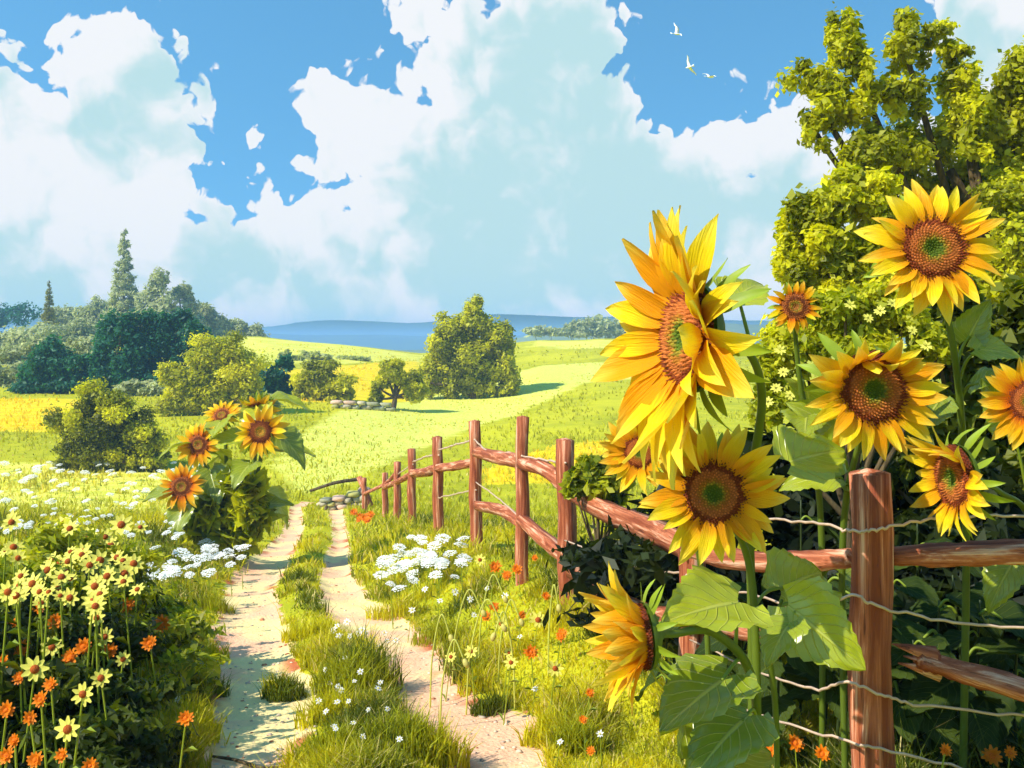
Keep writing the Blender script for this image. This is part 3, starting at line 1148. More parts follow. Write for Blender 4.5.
DISC = disc_mesh(1.0)
DISC_SMALL = disc_mesh(0.4, (0.20, 0.05, 0.015), (0.42, 0.12, 0.03), (0.40, 0.15, 0.03))
DISC_GOLD = disc_mesh(0.4, (0.30, 0.07, 0.015), (0.20, 0.045, 0.012), (0.62, 0.30, 0.02))


def calyx_mesh():
    mb = MB()
    g = np.array((0.10, 0.15, 0.010))
    V, Q = [], []
    for i, (r, z) in enumerate(((1.04, 0.0), (1.0, -0.14), (0.78, -0.30), (0.45, -0.42), (0.2, -0.52), (0.12, -0.62))):
        for k in range(20):
            a = 2 * math.pi * k / 20
            V.append((r * math.cos(a), r * math.sin(a), z))
    for i in range(5):
        for k in range(20):
            k2 = (k + 1) % 20
            Q.append((i * 20 + k, i * 20 + k2, (i + 1) * 20 + k2, (i + 1) * 20 + k))
    mb.add(V, (), Q, g)
    return mb.mesh('calyx', [M['green']])


CALYX = calyx_mesh()


def basis(n, roll=0.0):
    n = Vector(n).normalized()
    return n.to_track_quat('Z', 'Y').to_matrix().to_4x4() @ Matrix.Rotation(roll, 4, 'Z')


def child(name, me, parent, mat4):
    o = link(name, me, parent)
    o.matrix_basis = mat4
    return o


def head(root, c, rad, face, disc=0.42, cup=0.25, n=30, roll=0.0, dmesh=None, petals=None, jit=0.16, seed=0, sag=0.0, sepals=True, skip=None, hood=0.0):
    """flower_head (the seed disc) > petal, sepal, calyx."""
    r = random.Random(seed)
    B = basis(face, roll)
    rd = rad * disc
    hd = child('flower_head', dmesh or DISC, root, Matrix.Translation(Vector(c) - root.location) @ B @ Matrix.Scale(rd, 4))
    plist = petals or PETALS
    down = (B.to_3x3().inverted() @ Vector((0, 0, -1)))
    L0 = (1.0 / disc) - 0.80
    for ring in range(2):
        m = n // 2
        for k in range(m):
            a = 2 * math.pi * (k + 0.5 * ring) / m + r.uniform(-0.11, 0.11)
            if skip and skip(a, r):
                continue
            dirv = Vector((math.cos(a), math.sin(a), 0))
            L = L0 * (1.0 if ring else 0.9) * r.uniform(0.84, 1.14)
            L *= 1 + sag * max(0, dirv.dot(down))
            up = cup + (0.14 if ring == 0 else -0.06) + r.uniform(-jit, jit) + hood * max(0, -dirv.dot(down)) ** 1.5 * r.uniform(0.6, 1.1)
            M4 = (Matrix.Rotation(a, 4, 'Z') @ Matrix.Translation((0.80, 0, 0.10 + 0.05 * (1 - ring))) @ Matrix.Rotation(-up, 4, 'Y')
                  @ Matrix.Rotation(r.uniform(-0.45, 0.45), 4, 'X') @ Matrix.Diagonal((L, L * r.uniform(0.85, 1.15), L, 1)))
            child('petal', plist[r.randrange(len(plist))], hd, M4)
    child('calyx', CALYX, hd, Matrix.Identity(4))
    if sepals:
        for k in range(14):
            a = 2 * math.pi * k / 14 + r.uniform(-0.15, 0.15)
            L = r.uniform(0.7, 1.15)
            M4 = (Matrix.Rotation(a, 4, 'Z') @ Matrix.Translation((0.92, 0, -0.10)) @ Matrix.Rotation(r.uniform(0.0, 0.75), 4, 'Y') @ Matrix.Diagonal((L, L, L, 1)))
            child('sepal', SEPALS[r.randrange(4)], hd, M4)
    return hd


def leaf_mesh(seed, mat, curl=0.5, name='leaf'):
    """Heart-shaped sunflower leaf of length 1 along +X, with a toothed edge; UV = along, across."""
    r = random.Random(seed)
    nt, nsx = 19, 13
    V, U = [], []
    ph = r.uniform(0, 6)
    for i in range(nt):
        t = i / (nt - 1)
        w = 0.52 * (min(1.0, (t + 0.02) / 0.24) ** 0.55) * (1 - max(0, t - 0.16) / 0.84) ** 0.82 + 0.004
        tooth = 1 + 0.055 * ((i % 2) * 2 - 1) * (0.1 < t < 0.97)
        for k in range(nsx):
            s = -1 + 2 * k / (nsx - 1)
            ww = w * (tooth if abs(s) > 0.95 else 1)
            x = t - 0.17 * abs(s) ** 1.5 * (1 - t) ** 3 + 0.10 * abs(s) * (1 - t) * t
            y = s * ww
            z = 0.16 * abs(s) ** 1.3 * w * 1.6 - curl * t * t * 0.5 + 0.035 * math.sin(7 * t + 5 * s * abs(s) + ph) * abs(s) + 0.018 * math.sin(16 * t + ph) * abs(s)
            V.append((x, y, z))
            U.append((t, s))
    Q = [(i * nsx + k, i * nsx + k + 1, (i + 1) * nsx + k + 1, (i + 1) * nsx + k) for i in range(nt - 1) for k in range(nsx - 1)]
    return mesh_from(name, V, np.array(Q), None, np.array(U), [mat])


LEAVES = [leaf_mesh(400 + i, M['bigleaf'], 0.25 + 0.17 * i) for i in range(5)]
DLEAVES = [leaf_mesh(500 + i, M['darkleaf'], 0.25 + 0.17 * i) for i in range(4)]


def leaf_mat(base, tip, up):
    """Lay a unit leaf from base to tip with its upper side towards 'up'."""
    base, tip, up = Vector(base), Vector(tip), Vector(up)
    x = tip - base
    L = x.length
    x.normalize()
    y = up.cross(x).normalized()
    z = x.cross(y)
    m = Matrix((x, y, z)).transposed().to_4x4()
    return Matrix.Translation(base) @ m @ Matrix.Scale(L, 4)


def add_leaf(root, base, tip, up, meshes=None, stem=None, r=0.004):
    ms = meshes or LEAVES
    o = child('leaf', ms[rnd.randrange(len(ms))], root, Matrix.Translation(-root.location) @ leaf_mat(base, tip, up))
    if stem is not None:
        mb = MB()
        s, b = np.array(stem), np.array(base)
        mid = (s + b) / 2 + np.array((0, 0, 0.02))
        tube(mb, smooth_line([s, mid, b + 0.1 * (np.array(tip) - b)], 6), [r * 1.3, r], 6, (0.22, 0.29, 0.02))
        pt = mb.build('petiole', [M['green']], root)
    return o


def stalk(root, pts, r0, r1, col=(0.11, 0.16, 0.012), seg=9):
    mb = MB()
    tube(mb, smooth_line(pts, 8), [r0, r0, r1], seg, col, 0, 0.03)
    return mb.build('stem', [M['green']], root)


def foot(px, d, off=0.0):
    x = (px - 512) / F * d
    return Vector((x, d, tz(x, d) - 0.03))


def stem_leaves(root, line, n, size, lo=0.15, hi=0.9, meshes=None, seed=0, out=1.0):
    r = random.Random(seed)
    ln = smooth_line(line, 12)
    for k in range(n):
        f = lo + (hi - lo) * (k + r.uniform(0.1, 0.9)) / n
        b = Vector(ln[int(f * (len(ln) - 1))])
        a = k * 2.4 + r.uniform(-0.5, 0.5)
        s = size * r.uniform(0.7, 1.15)
        dv = Vector((math.cos(a), math.sin(a) * 0.8, r.uniform(-0.25, 0.35)))
        base = b + dv * s * 0.45 * out
        tip = base + Vector((dv.x, dv.y, dv.z - r.uniform(0.2, 0.8))).normalized() * s
        up = Vector((r.uniform(-0.3, 0.1), r.uniform(-0.5, 0.0), 1))
        add_leaf(root, base, tip, up, meshes, b, 0.0035 * s / 0.15)


def sunflower(label, group, hc, d, rad_px, face, foot_at, disc=0.42, cup=0.25, n=30, r_stem=0.011, bend=None, leaves=(), auto=0, asize=0.16, seed=0, meshes=None, **kw):
    c = P(hc[0], hc[1], d)
    rad = rad_px / F * d
    root = empty('sunflower', foot(*foot_at), label, 'sunflower', group)
    fn = Vector(face).normalized()
    back = c - fn * rad * disc * 0.55
    pts = [root.location, *(P(*b) for b in (bend or [])), back]
    if not bend:
        k = root.location.lerp(back, 0.55) + Vector((0, 0.03, 0))
        pts = [root.location, k, back - Vector((0, 0, 0.10)) - fn * 0.05, back]
    stalk(root, pts, r_stem, r_stem * 0.62)
    head(root, c, rad, face, disc, cup, n, seed=seed, **kw)
    for l in leaves:
        add_leaf(root, P(*l[0]), P(*l[1]), l[2], meshes, P(*l[3]) if len(l) > 3 else None)
    if auto:
        stem_leaves(root, pts, auto, asize, 0.2, 0.88, meshes, seed)
    return root


G1 = 'sunflowers along the fence'
sunflower('tall sunflower in profile turned left, its shaggy petals above the fence', G1, (690, 338), 2.35, 130, (-0.95, -0.29, 0.05), (752, 2.75), 0.42, 0.40, 50, 0.012,
          bend=[(752, 640, 2.72), (750, 500, 2.65), (762, 400, 2.55), (748, 352, 2.45)], seed=1, sag=0.25, jit=0.26,
          leaves=[((735, 300, 2.52), (765, 268, 2.6), (-0.3, -0.8, 0.4), (752, 350, 2.46))])
sunflower('broad sunflower facing the viewer in front of the upper fence rail', G1, (713, 494), 2.45, 75, (-0.10, -0.97, 0.20), (757, 2.62), 0.46, 0.12, 36, 0.011,
          bend=[(757, 690, 2.62), (748, 560, 2.6)], seed=2, jit=0.2,
          leaves=[((790, 462, 2.7), (850, 440, 2.8), (0.1, -0.7, 0.8)), ((780, 590, 2.7), (835, 560, 2.8), (0.2, -0.8, 0.6), (752, 610, 2.61))])
sunflower('small orange yellow sunflower bud-sized bloom on a long leaning stalk', G1, (795, 307), 3.1, 29, (-0.05, -0.97, 0.15), (822, 3.35), 0.52, 0.10, 20, 0.010,
          bend=[(822, 560, 3.3), (815, 460, 3.25), (800, 380, 3.18)], seed=3, dmesh=DISC_SMALL, petals=OPETALS + PETALS[:3], auto=4, asize=0.17)
sunflower('highest large sunflower with a full round face before the dark tree', G1, (932, 250), 2.9, 74, (-0.08, -0.97, 0.20), (962, 3.2), 0.48, 0.14, 38, 0.012,
          bend=[(966, 560, 3.18), (962, 430, 3.12), (950, 330, 3.0)], seed=4,
          leaves=[((968, 340, 3.05), (985, 300, 3.0), (-0.5, -0.8, 0.5), (956, 370, 3.06)), ((975, 385, 3.02), (1010, 372, 2.92), (-0.1, -0.8, 0.8), (961, 400, 3.1)),
                  ((975, 350, 3.0), (1024, 345, 2.95), (-0.2, -0.7, 0.9), (958, 385, 3.07)), ((940, 400, 3.05), (918, 430, 3.0), (-0.3, -0.8, 0.6), (961, 410, 3.1))])
sunflower('large sunflower with folded petals shading its seed disc above the post', G1, (872, 390), 2.95, 74, (0.06, -0.97, 0.04), (846, 3.25), 0.52, 0.32, 36, 0.011,
          bend=[(842, 600, 3.25), (846, 500, 3.2), (862, 430, 3.08)], seed=5, jit=0.22, hood=1.5,
          leaves=[((838, 478, 3.2), (780, 472, 3.25), (0, -0.7, 0.9), (845, 490, 3.2)), ((850, 480, 3.2), (884, 492, 3.1), (0.1, -0.9, 0.5), (845, 495, 3.2)), ((835, 430, 3.15), (800, 400, 3.1), (-0.3, -0.8, 0.6), (848, 470, 3.18))])
sunflower('nodding sunflower with a toothed green collar above the right-hand rail', G1, (957, 478), 2.8, 66, (-0.96, -0.14, -0.05), (1040, 3.2), 0.50, 0.30, 32, 0.010,
          bend=[(1045, 620, 3.15), (1030, 520, 3.05), (1000, 492, 2.92)], seed=6, jit=0.2, hood=1.1,
          leaves=[((1010, 420, 3.0), (985, 380, 2.95), (-0.4, -0.8, 0.5), (1030, 510, 3.05)), ((1015, 560, 3.1), (985, 600, 3.05), (-0.4, -0.6, 0.7), (1040, 560, 3.1))])
sunflower('orange sunflower cut off by the edge of the photo', G1, (1030, 402), 2.75, 50, (-0.3, -0.92, 0.15), (1075, 3.1), 0.46, 0.16, 30, 0.010,
          bend=[(1070, 560, 3.05), (1045, 440, 2.9)], seed=7, petals=PETALS[:4] + OPETALS)
sunflower('half hidden sunflower tucked behind the two large blooms', G1, (640, 452), 2.9, 42, (-0.35, -0.92, 0.05), (712, 3.3), 0.44, 0.35, 28, 0.009,
          bend=[(705, 600, 3.25), (680, 490, 3.1), (660, 460, 3.0)], seed=8, jit=0.2)
sunflower('low drooping sunflower seen side-on from behind, dark collar at its back', G1, (645, 636), 2.15, 80, (-0.93, -0.16, -0.05), (760, 2.5), 0.40, 0.92, 40, 0.011,
          bend=[(758, 740, 2.48), (748, 668, 2.4), (712, 632, 2.3), (672, 634, 2.2)], seed=9, jit=0.2, sag=0.15,
          leaves=[((738, 602, 2.40), (668, 612, 2.24), (-0.45, -0.72, 0.55), (735, 655, 2.38)),
                  ((728, 676, 2.34), (660, 722, 2.2), (-0.5, -0.6, 0.6), (746, 662, 2.4)),
                  ((748, 716, 2.36), (688, 764, 2.24), (-0.45, -0.70, 0.6), (757, 720, 2.46)),
                  ((700, 765, 2.3), (782, 728, 2.42), (-0.4, -0.7, 0.6), (757, 735, 2.47))])
# the large lit leaf hanging beside the post belongs to a young plant of its own
yr = empty('sunflower_plant', foot(778, 2.7), 'young flowerless sunflower plant with one huge bright heart-shaped leaf beside the post', 'plant')
stalk(yr, [yr.location, P(776, 720, 2.66), P(768, 640, 2.6), P(782, 600, 2.55)], 0.008, 0.004)
add_leaf(yr, P(788, 606, 2.5), P(864, 668, 2.38), (-0.48, -0.76, 0.45), LEAVES, P(770, 650, 2.6))
add_leaf(yr, P(790, 622, 2.46), P(764, 660, 2.38), (-0.5, -0.6, 0.7), LEAVES, P(770, 640, 2.6))
add_leaf(yr, P(800, 612, 2.6), P(842, 588, 2.66), (-0.2, -0.5, 1), LEAVES, P(776, 610, 2.57))


G2 = 'sunflowers beside the track'


def far_sunflower(label, hc, d, rad_px, face, foot_at, seed, **kw):
    return sunflower(label, G2, hc, d, rad_px, face, foot_at, kw.pop('disc', 0.46), 0.12, kw.pop('n', 20), 0.024, None, (), kw.pop('auto', 5), kw.pop('asize', 0.46), seed, **kw)


far_sunflower('orange sunflower, lowest of the clump by the white meadow flowers', (182, 487), 12.0, 26, (-0.05, -0.95, 0.25), (214, 12.2), 21, petals=OPETALS, dmesh=DISC_SMALL)
far_sunflower('yellow orange sunflower with red centre before the dark bush', (199, 445), 12.3, 25, (-0.15, -0.95, 0.2), (222, 12.5), 22, petals=PETALS + OPETALS, dmesh=DISC_SMALL)
far_sunflower('small yellow sunflower turned upward between its larger neighbours', (222, 416), 12.6, 21, (-0.1, -0.75, 0.6), (229, 12.7), 23, dmesh=DISC_SMALL, auto=3)
far_sunflower('largest golden sunflower of the clump with an orange heart ringed brown', (261, 432), 12.2, 29, (0.0, -0.97, 0.15), (242, 12.4), 24, dmesh=DISC_GOLD, n=24, auto=7)
far_sunflower('yellow sunflower drooping behind the golden one, its petals like a hood', (258, 408), 12.8, 24, (0.1, -0.6, -0.6), (247, 13.0), 25, dmesh=DISC_SMALL, n=22, auto=4)


# ------------------------------------------------------------------ foliage
def rand_dir(n, r):
    v = r.normal(size=(n, 3))
    return v / np.linalg.norm(v, axis=1)[:, None]


def foliage(clumps, n, size, cols, seed, shell=0.55, droop=0.35, narrow=0.55, name='crown', mat=None, up_bias=0.5, jitter=0.14, tail=0.14):
    """Leaves spread through clumps [(centre, radius)]; each leaf is a folded rhombus. cols: leaf colours picked per clump."""
    r = np.random.default_rng(seed)
    cen = np.array([c for c, _ in clumps], float)
    rad = np.array([q for _, q in clumps], float)
    rad3 = rad if rad.ndim == 2 else np.repeat(rad[:, None], 3, 1)
    wts = (rad3.prod(1)) ** (2 / 3)
    k = r.choice(len(cen), n, p=wts / wts.sum())
    u = rand_dir(n, r)
    rr = shell + (1 - shell) * r.uniform(0, 1, n)
    rr = np.where(r.uniform(0, 1, n) < 0.25, r.uniform(0.1, 1, n), rr) * r.uniform(0.9, 1.12, n)
    rr = np.where(r.uniform(0, 1, n) < tail, r.uniform(0.9, 1.45, n), rr)
    c = cen[k] + u * rad3[k] * rr[:, None]
    nrm = u * 0.7 + rand_dir(n, r) * 0.75 + np.array([0, 0, up_bias])
    nrm /= np.linalg.norm(nrm, axis=1)[:, None]
    ax = np.cross(nrm, rand_dir(n, r)) + np.array([0, 0, -droop])
    ax -= nrm * (ax * nrm).sum(1)[:, None]
    ax /= np.linalg.norm(ax, axis=1)[:, None] + 1e-9
    sd_ = np.cross(nrm, ax)
    L = size * np.exp(r.normal(-0.05, 0.36, n)).clip(0.45, 2.0)[:, None]
    w = L * narrow * 0.5
    V = np.stack([c - ax * L * 0.5, c + sd_ * w - nrm * w * 0.25 + ax * L * 0.05, c + ax * L * 0.5 - nrm * L * 0.12, c - sd_ * w - nrm * w * 0.25 + ax * L * 0.05], 1)
    i = np.arange(n) * 4
    T = np.concatenate([np.stack([i, i + 1, i + 2], 1), np.stack([i, i + 2, i + 3], 1)])
    cols = np.array(cols, float)
    ck = r.uniform(0, len(cols) - 1.001, len(cen))
    f = np.clip(ck[k] + r.normal(0, 0.3, n), 0, len(cols) - 1.001)
    j = f.astype(int)
    col = cols[j] + (cols[j + 1] - cols[j]) * (f - j)[:, None]
    col = col * (1 + r.normal(0, jitter, (n, 1))).clip(0.5, 1.6)
    me = mesh_from(name, V.reshape(-1, 3), T, np.repeat(col, 4, 0), None, [mat or M['leaf']])
    return me


def split_lobes(lobes, seed, per=9, sub=(0.28, 0.5), out=0.85):
    """Break big lobes (centre, radius xyz) into smaller clumps on and in them."""
    r = np.random.default_rng(seed)
    res = []
    for c, q in lobes:
        q = np.array(q, float) if np.ndim(q) else np.full(3, float(q))
        for u in rand_dir(per, r):
            s = r.uniform(*sub)
            res.append((np.array(c) + u * q * out * r.uniform(0.45, 1.0), q * s))
        res.append((np.array(c), q * 0.55))
    return res


def plant_thing(name, label, cat, loc, clumps, n, size, cols, seed, group=None, trunk=None, limbs=(), trunk_r=0.06, mat=None, **kw):
    root = empty(name, loc, label, cat, group)
    me = foliage([(np.array(c) - np.array(loc), q) for c, q in clumps], n, size, cols, seed, mat=mat, **kw)
    link('crown', me, root)
    mb = MB()
    if trunk is None:
        top = np.mean([c for c, _ in clumps], axis=0)
        trunk = [loc, (np.array(loc) * 0.5 + top * 0.5), top]
    tube(mb, smooth_line(trunk, 5), [trunk_r, trunk_r * 0.7, trunk_r * 0.35], 8, (1, 1, 1), 0, 0.08)
    base = np.array(trunk[len(trunk) // 2])
    if not len(limbs):
        pick = clumps[::max(1, len(clumps) // 9)][:10]
        limbs = [c for c, _ in pick]
    for e in limbs:
        e = np.array(e)
        m = (base + e) / 2 + np.array([0, 0, -0.06 * np.linalg.norm(e - base)])
        tube(mb, smooth_line([base, m, e], 4), [trunk_r * 0.55, trunk_r * 0.2], 6, (1, 1, 1), 0, 0.06)
    mb.build('trunk', [M['bark']], root)
    return root


def lobes_px(lst, d, depth=0.9):
    """[(px, py, rx, ry)] in the picture -> lobes at distance about d."""
    out = []
    for q in lst:
        px, py, rx, ry = q[:4]
        dd = d + (q[4] if len(q) > 4 else 0)
        out.append((np.array(P(px, py, dd)), np.array([rx, (rx + ry) / 2 * depth, ry]) / F * dd))
    return out


YELLOW_GREEN = [(0.28, 0.30, 0.008), (0.56, 0.54, 0.008), (0.78, 0.72, 0.010)]  # yellow-green leaf tones, picked per clump
OLIVE = [(0.075, 0.09, 0.008), (0.22, 0.235, 0.010), (0.48, 0.475, 0.010), (0.70, 0.66, 0.010)]
TEAL = [(0.025, 0.12, 0.065), (0.035, 0.16, 0.085), (0.055, 0.21, 0.11)]
GREY = [(0.36, 0.40, 0.18), (0.46, 0.49, 0.22), (0.56, 0.58, 0.27)]
SHADE_GREEN = [(0.008, 0.014, 0.004), (0.014, 0.024, 0.005), (0.034, 0.050, 0.007)]  # thicket greens with its shade painted in
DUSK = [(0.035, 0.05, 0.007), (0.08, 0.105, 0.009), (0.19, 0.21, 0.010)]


def shrub(name, label, cat, base, d, lobes, n, size, cols, seed, per=9, group=None, tr=0.08, skirt=0.0, **kw):
    x = (base - 512) / F * d
    loc = Vector((x, d, tz(x, d) - 0.05))
    if skirt:                                   # boughs that reach down to the grass
        yb = HZ - (loc.z - HC) / d * F
        l, r_ = min(q[0] - q[2] for q in lobes), max(q[0] + q[2] for q in lobes)
        top = min(q[1] - q[3] for q in lobes)
        top = min(top, yb - 6)
        lobes = list(lobes) + [(l + (r_ - l) * f, yb - (yb - top) * 0.12, (r_ - l) * 0.13, (yb - top) * 0.15) for f in (0.14, 0.32, 0.5, 0.68, 0.86)]
        lobes += [(l + (r_ - l) * f, yb - (yb - top) * 0.3, (r_ - l) * 0.16, (yb - top) * 0.17) for f in (0.2, 0.4, 0.6, 0.8)]
        n = int(n * 1.35)
    cl = split_lobes(lobes_px(lobes, d), seed, per)
    return plant_thing(name, label, cat, loc, cl, n, size, cols, seed, group, None, (), tr, **kw)


# the big broadleaf at the upper right: open, ragged, sky between its boughs
def big_tree():
    d = 9.0
    lob = [(850, 60, 18, 46), (840, 45, 14, 30), (812, 88, 24, 24), (850, 110, 34, 26), (880, 92, 30, 18), (812, 130, 20, 20), (905, 50, 20, 34), (935, 32, 26, 14), (955, 52, 20, 14),
           (905, 95, 22, 24), (872, 150, 44, 26), (925, 140, 34, 26, 0.6), (965, 90, 24, 28), (955, 125, 32, 26), (1005, 78, 20, 26), (1010, 125, 34, 34), (1040, 90, 40, 50),
           (940, 185, 62, 36, 0.8), (1000, 185, 52, 44, 0.8), (1060, 170, 60, 60), (985, 245, 60, 48, 0.8), (1060, 260, 60, 60, 0.6), (1120, 150, 70, 90), (1130, 260, 80, 80, 0.5),
           (900, 175, 34, 24, 0.5), (1000, 310, 60, 40, 1.0), (850, 172, 22, 18), (1010, 250, 40, 40, -0.4), (960, 300, 50, 40, -0.3), (1020, 330, 50, 40, -0.3), (1015, 190, 40, 30, -0.4), (930, 240, 40, 40, 0.3), (975, 130, 26, 30, -0.3)]
    cl = split_lobes(lobes_px(lob, d), 61, 8, (0.36, 0.66), 1.0)
    x = (1030 - 512) / F * d
    loc = Vector((x, d + 0.4, tz(x, d + 0.4) - 0.1))
    tr = [loc, P(1026, 520, d + 0.4), P(1015, 380, d + 0.4), P(985, 240, d + 0.3), P(950, 170, d + 0.2)]
    limbs = [P(850, 60, d), P(812, 95, d), P(905, 50, d), P(950, 40, d), P(870, 150, d), P(815, 132, d), P(965, 95, d), P(1010, 90, d), P(1060, 170, d), P(1000, 185, d + 0.6), P(1120, 150, d)]
    plant_thing('broadleaf_tree', 'tall ragged broadleaf tree rising behind the highest sunflower, sky showing between boughs', 'tree', loc, cl, 135000, 0.064, OLIVE[1:], 62, None, tr, limbs, 0.11,
                shell=0.15, narrow=0.62, droop=0.6, tail=0.05)


big_tree()
shrub('bush', 'rounded olive green bush between the profile sunflower and the highest one', 'bush', 850, 6.6,
      [(850, 195, 44, 30), (815, 225, 34, 36), (880, 225, 36, 40), (840, 260, 50, 44), (800, 268, 22, 40), (784, 232, 9, 26), (870, 300, 60, 40), (820, 320, 52, 40), (905, 290, 30, 50)], 44000, 0.054, OLIVE[1:] + [(0.68, 0.62, 0.012)], 63, 9, tr=0.04)
BRIGHT_BUSH = shrub('bush', 'bright yellow green bush dotted with pale blossom under the highest sunflower', 'bush', 850, 4.6,
      [(870, 300, 44, 20), (835, 318, 40, 26), (905, 318, 40, 24), (790, 350, 34, 30), (770, 390, 30, 40), (930, 345, 30, 26), (840, 345, 60, 26)], 14000, 0.036, [(0.30, 0.33, 0.010), (0.45, 0.46, 0.012), (0.62, 0.58, 0.02)], 64, 10, tr=0.03)
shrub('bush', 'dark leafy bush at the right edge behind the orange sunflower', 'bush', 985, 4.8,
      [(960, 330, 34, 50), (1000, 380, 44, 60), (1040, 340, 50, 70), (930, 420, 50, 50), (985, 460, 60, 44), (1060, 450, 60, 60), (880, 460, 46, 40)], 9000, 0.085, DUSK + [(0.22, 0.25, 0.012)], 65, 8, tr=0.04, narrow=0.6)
shrub('bush', 'low green bush hugging the fence behind the half hidden sunflower', 'bush', 600, 6.2,
      [(588, 468, 22, 16), (604, 490, 26, 22), (620, 470, 20, 20), (575, 485, 14, 16)], 2600, 0.06, [(0.12, 0.16, 0.010), (0.26, 0.30, 0.012), (0.50, 0.50, 0.02)], 66, 8, tr=0.02)

# thicket behind the fence, its shade put into very dark leaf colours
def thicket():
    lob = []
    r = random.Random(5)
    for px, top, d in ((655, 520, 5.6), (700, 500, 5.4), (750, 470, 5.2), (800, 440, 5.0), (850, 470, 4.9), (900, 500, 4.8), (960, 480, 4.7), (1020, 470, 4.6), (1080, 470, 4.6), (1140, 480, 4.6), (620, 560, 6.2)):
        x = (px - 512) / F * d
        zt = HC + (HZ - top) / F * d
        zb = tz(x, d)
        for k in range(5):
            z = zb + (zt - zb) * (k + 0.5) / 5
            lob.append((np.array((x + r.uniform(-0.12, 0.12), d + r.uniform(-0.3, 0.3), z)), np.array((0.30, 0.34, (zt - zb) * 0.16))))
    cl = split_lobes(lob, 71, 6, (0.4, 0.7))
    me = foliage(cl, 30000, 0.10, SHADE_GREEN, 72, shell=0.2, narrow=0.42, droop=0.7, name='undergrowth')
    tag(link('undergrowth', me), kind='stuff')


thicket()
STALKS = 'tall leafy stalks behind the fence, darkened to look shaded'
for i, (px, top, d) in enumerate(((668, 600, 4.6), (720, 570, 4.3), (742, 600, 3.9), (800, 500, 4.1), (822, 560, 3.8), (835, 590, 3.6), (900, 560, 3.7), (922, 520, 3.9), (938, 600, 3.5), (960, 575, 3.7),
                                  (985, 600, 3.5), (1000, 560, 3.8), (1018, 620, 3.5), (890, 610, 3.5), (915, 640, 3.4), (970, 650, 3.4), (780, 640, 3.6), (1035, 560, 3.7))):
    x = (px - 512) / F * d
    root = empty('tall_weed', (x, d, tz(x, d) - 0.02), 'tall leafy weed stalk behind the fence, shade put into its colour', 'weed', STALKS)
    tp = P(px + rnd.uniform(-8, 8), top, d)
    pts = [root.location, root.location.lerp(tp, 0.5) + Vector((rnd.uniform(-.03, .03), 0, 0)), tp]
    stalk(root, pts, 0.006, 0.003, (0.035, 0.055, 0.010), 6)  # stem colour darkened in place of real shade
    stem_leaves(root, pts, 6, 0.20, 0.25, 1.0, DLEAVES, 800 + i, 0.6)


# ------------------------------------------------------------------ middle distance
def bush_at(name, label, cat, d, lobes, n, size, cols, seed, base_px, **kw):
    kw.setdefault('skirt', 1.0)
    return shrub(name, label, cat, base_px, d, lobes, n, size, cols, seed, **kw)


bush_at('tree', 'large round bushy tree standing alone on the green slope below the blue hills', 'tree', 60.0,
        [(474, 310, 12, 18), (455, 330, 26, 24), (492, 330, 24, 24), (440, 352, 24, 22), (472, 352, 34, 30), (505, 355, 18, 24), (436, 372, 20, 14), (470, 374, 44, 14), (502, 374, 20, 12), (474, 326, 22, 22)], 38000, 0.21, OLIVE[1:], 81, 474, per=10, tr=0.3)
bush_at('tree', 'smaller olive tree nearer the far stone wall left of the round tree', 'tree', 54.0,
        [(322, 368, 20, 13), (306, 384, 16, 16), (340, 380, 18, 13), (322, 392, 22, 12), (312, 402, 16, 8)], 12000, 0.18, OLIVE[1:], 82, 322, tr=0.16, per=8)
bush_at('tree', 'small fork-trunked tree casting shade beside the far stone wall', 'tree', 52.0,
        [(394, 366, 16, 9), (380, 382, 14, 12), (408, 380, 16, 12), (394, 376, 20, 13), (420, 388, 10, 9), (376, 396, 10, 10), (410, 396, 12, 8)], 15000, 0.15, OLIVE[1:], 83, 393, tr=0.16, per=8, skirt=0)
bush_at('bush', 'dark rounded bush with a lit crown in the left meadow', 'bush', 33.0,
        [(96, 396, 28, 18), (72, 422, 22, 24), (112, 418, 36, 28), (140, 432, 26, 22), (88, 445, 32, 22), (130, 445, 32, 22), (150, 458, 22, 14), (72, 450, 16, 20), (118, 404, 20, 16)], 42000, 0.10, OLIVE, 84, 108, tr=0.1, per=9)
bush_at('bush', 'yellow green spreading bush in front of the dark teal trees', 'bush', 47.0,
        [(225, 346, 30, 18), (205, 362, 26, 18), (240, 364, 26, 20), (178, 380, 26, 16), (205, 390, 26, 20), (166, 372, 14, 12), (242, 384, 20, 18), (190, 402, 16, 12)], 26000, 0.14, YELLOW_GREEN, 85, 210, tr=0.14, per=9)
for i, (base, d, lob, lab) in enumerate((
        (52, 59, [(40, 366, 22, 22), (64, 360, 24, 26), (30, 380, 18, 16), (76, 380, 20, 16), (52, 386, 36, 12)], 'dark teal tree with pale bare stems, leftmost of the dark clump'),
        (110, 59, [(104, 345, 18, 34), (122, 328, 20, 20), (96, 374, 24, 22), (130, 358, 20, 32), (114, 386, 36, 14)], 'upright dark teal tree in the middle of the dark clump'),
        (160, 60, [(150, 328, 24, 18), (174, 324, 22, 16), (160, 348, 28, 24), (188, 343, 22, 24), (165, 378, 34, 24)], 'broad dark teal tree under the grey green round tree'),
        (200, 70, [(196, 338, 16, 18), (208, 352, 16, 20), (202, 376, 18, 20)], 'dark teal tree half hidden by the yellow green bush'),
        (280, 56, [(276, 376, 16, 14), (284, 362, 8, 10), (290, 392, 14, 14), (272, 398, 18, 14), (280, 408, 22, 8)], 'small dark teal tree beside the golden field'))):
    bush_at('tree', lab, 'tree', float(d), lob, 15000, 0.23, TEAL, 90 + i, base, group='dark teal trees', tr=0.2, per=8)
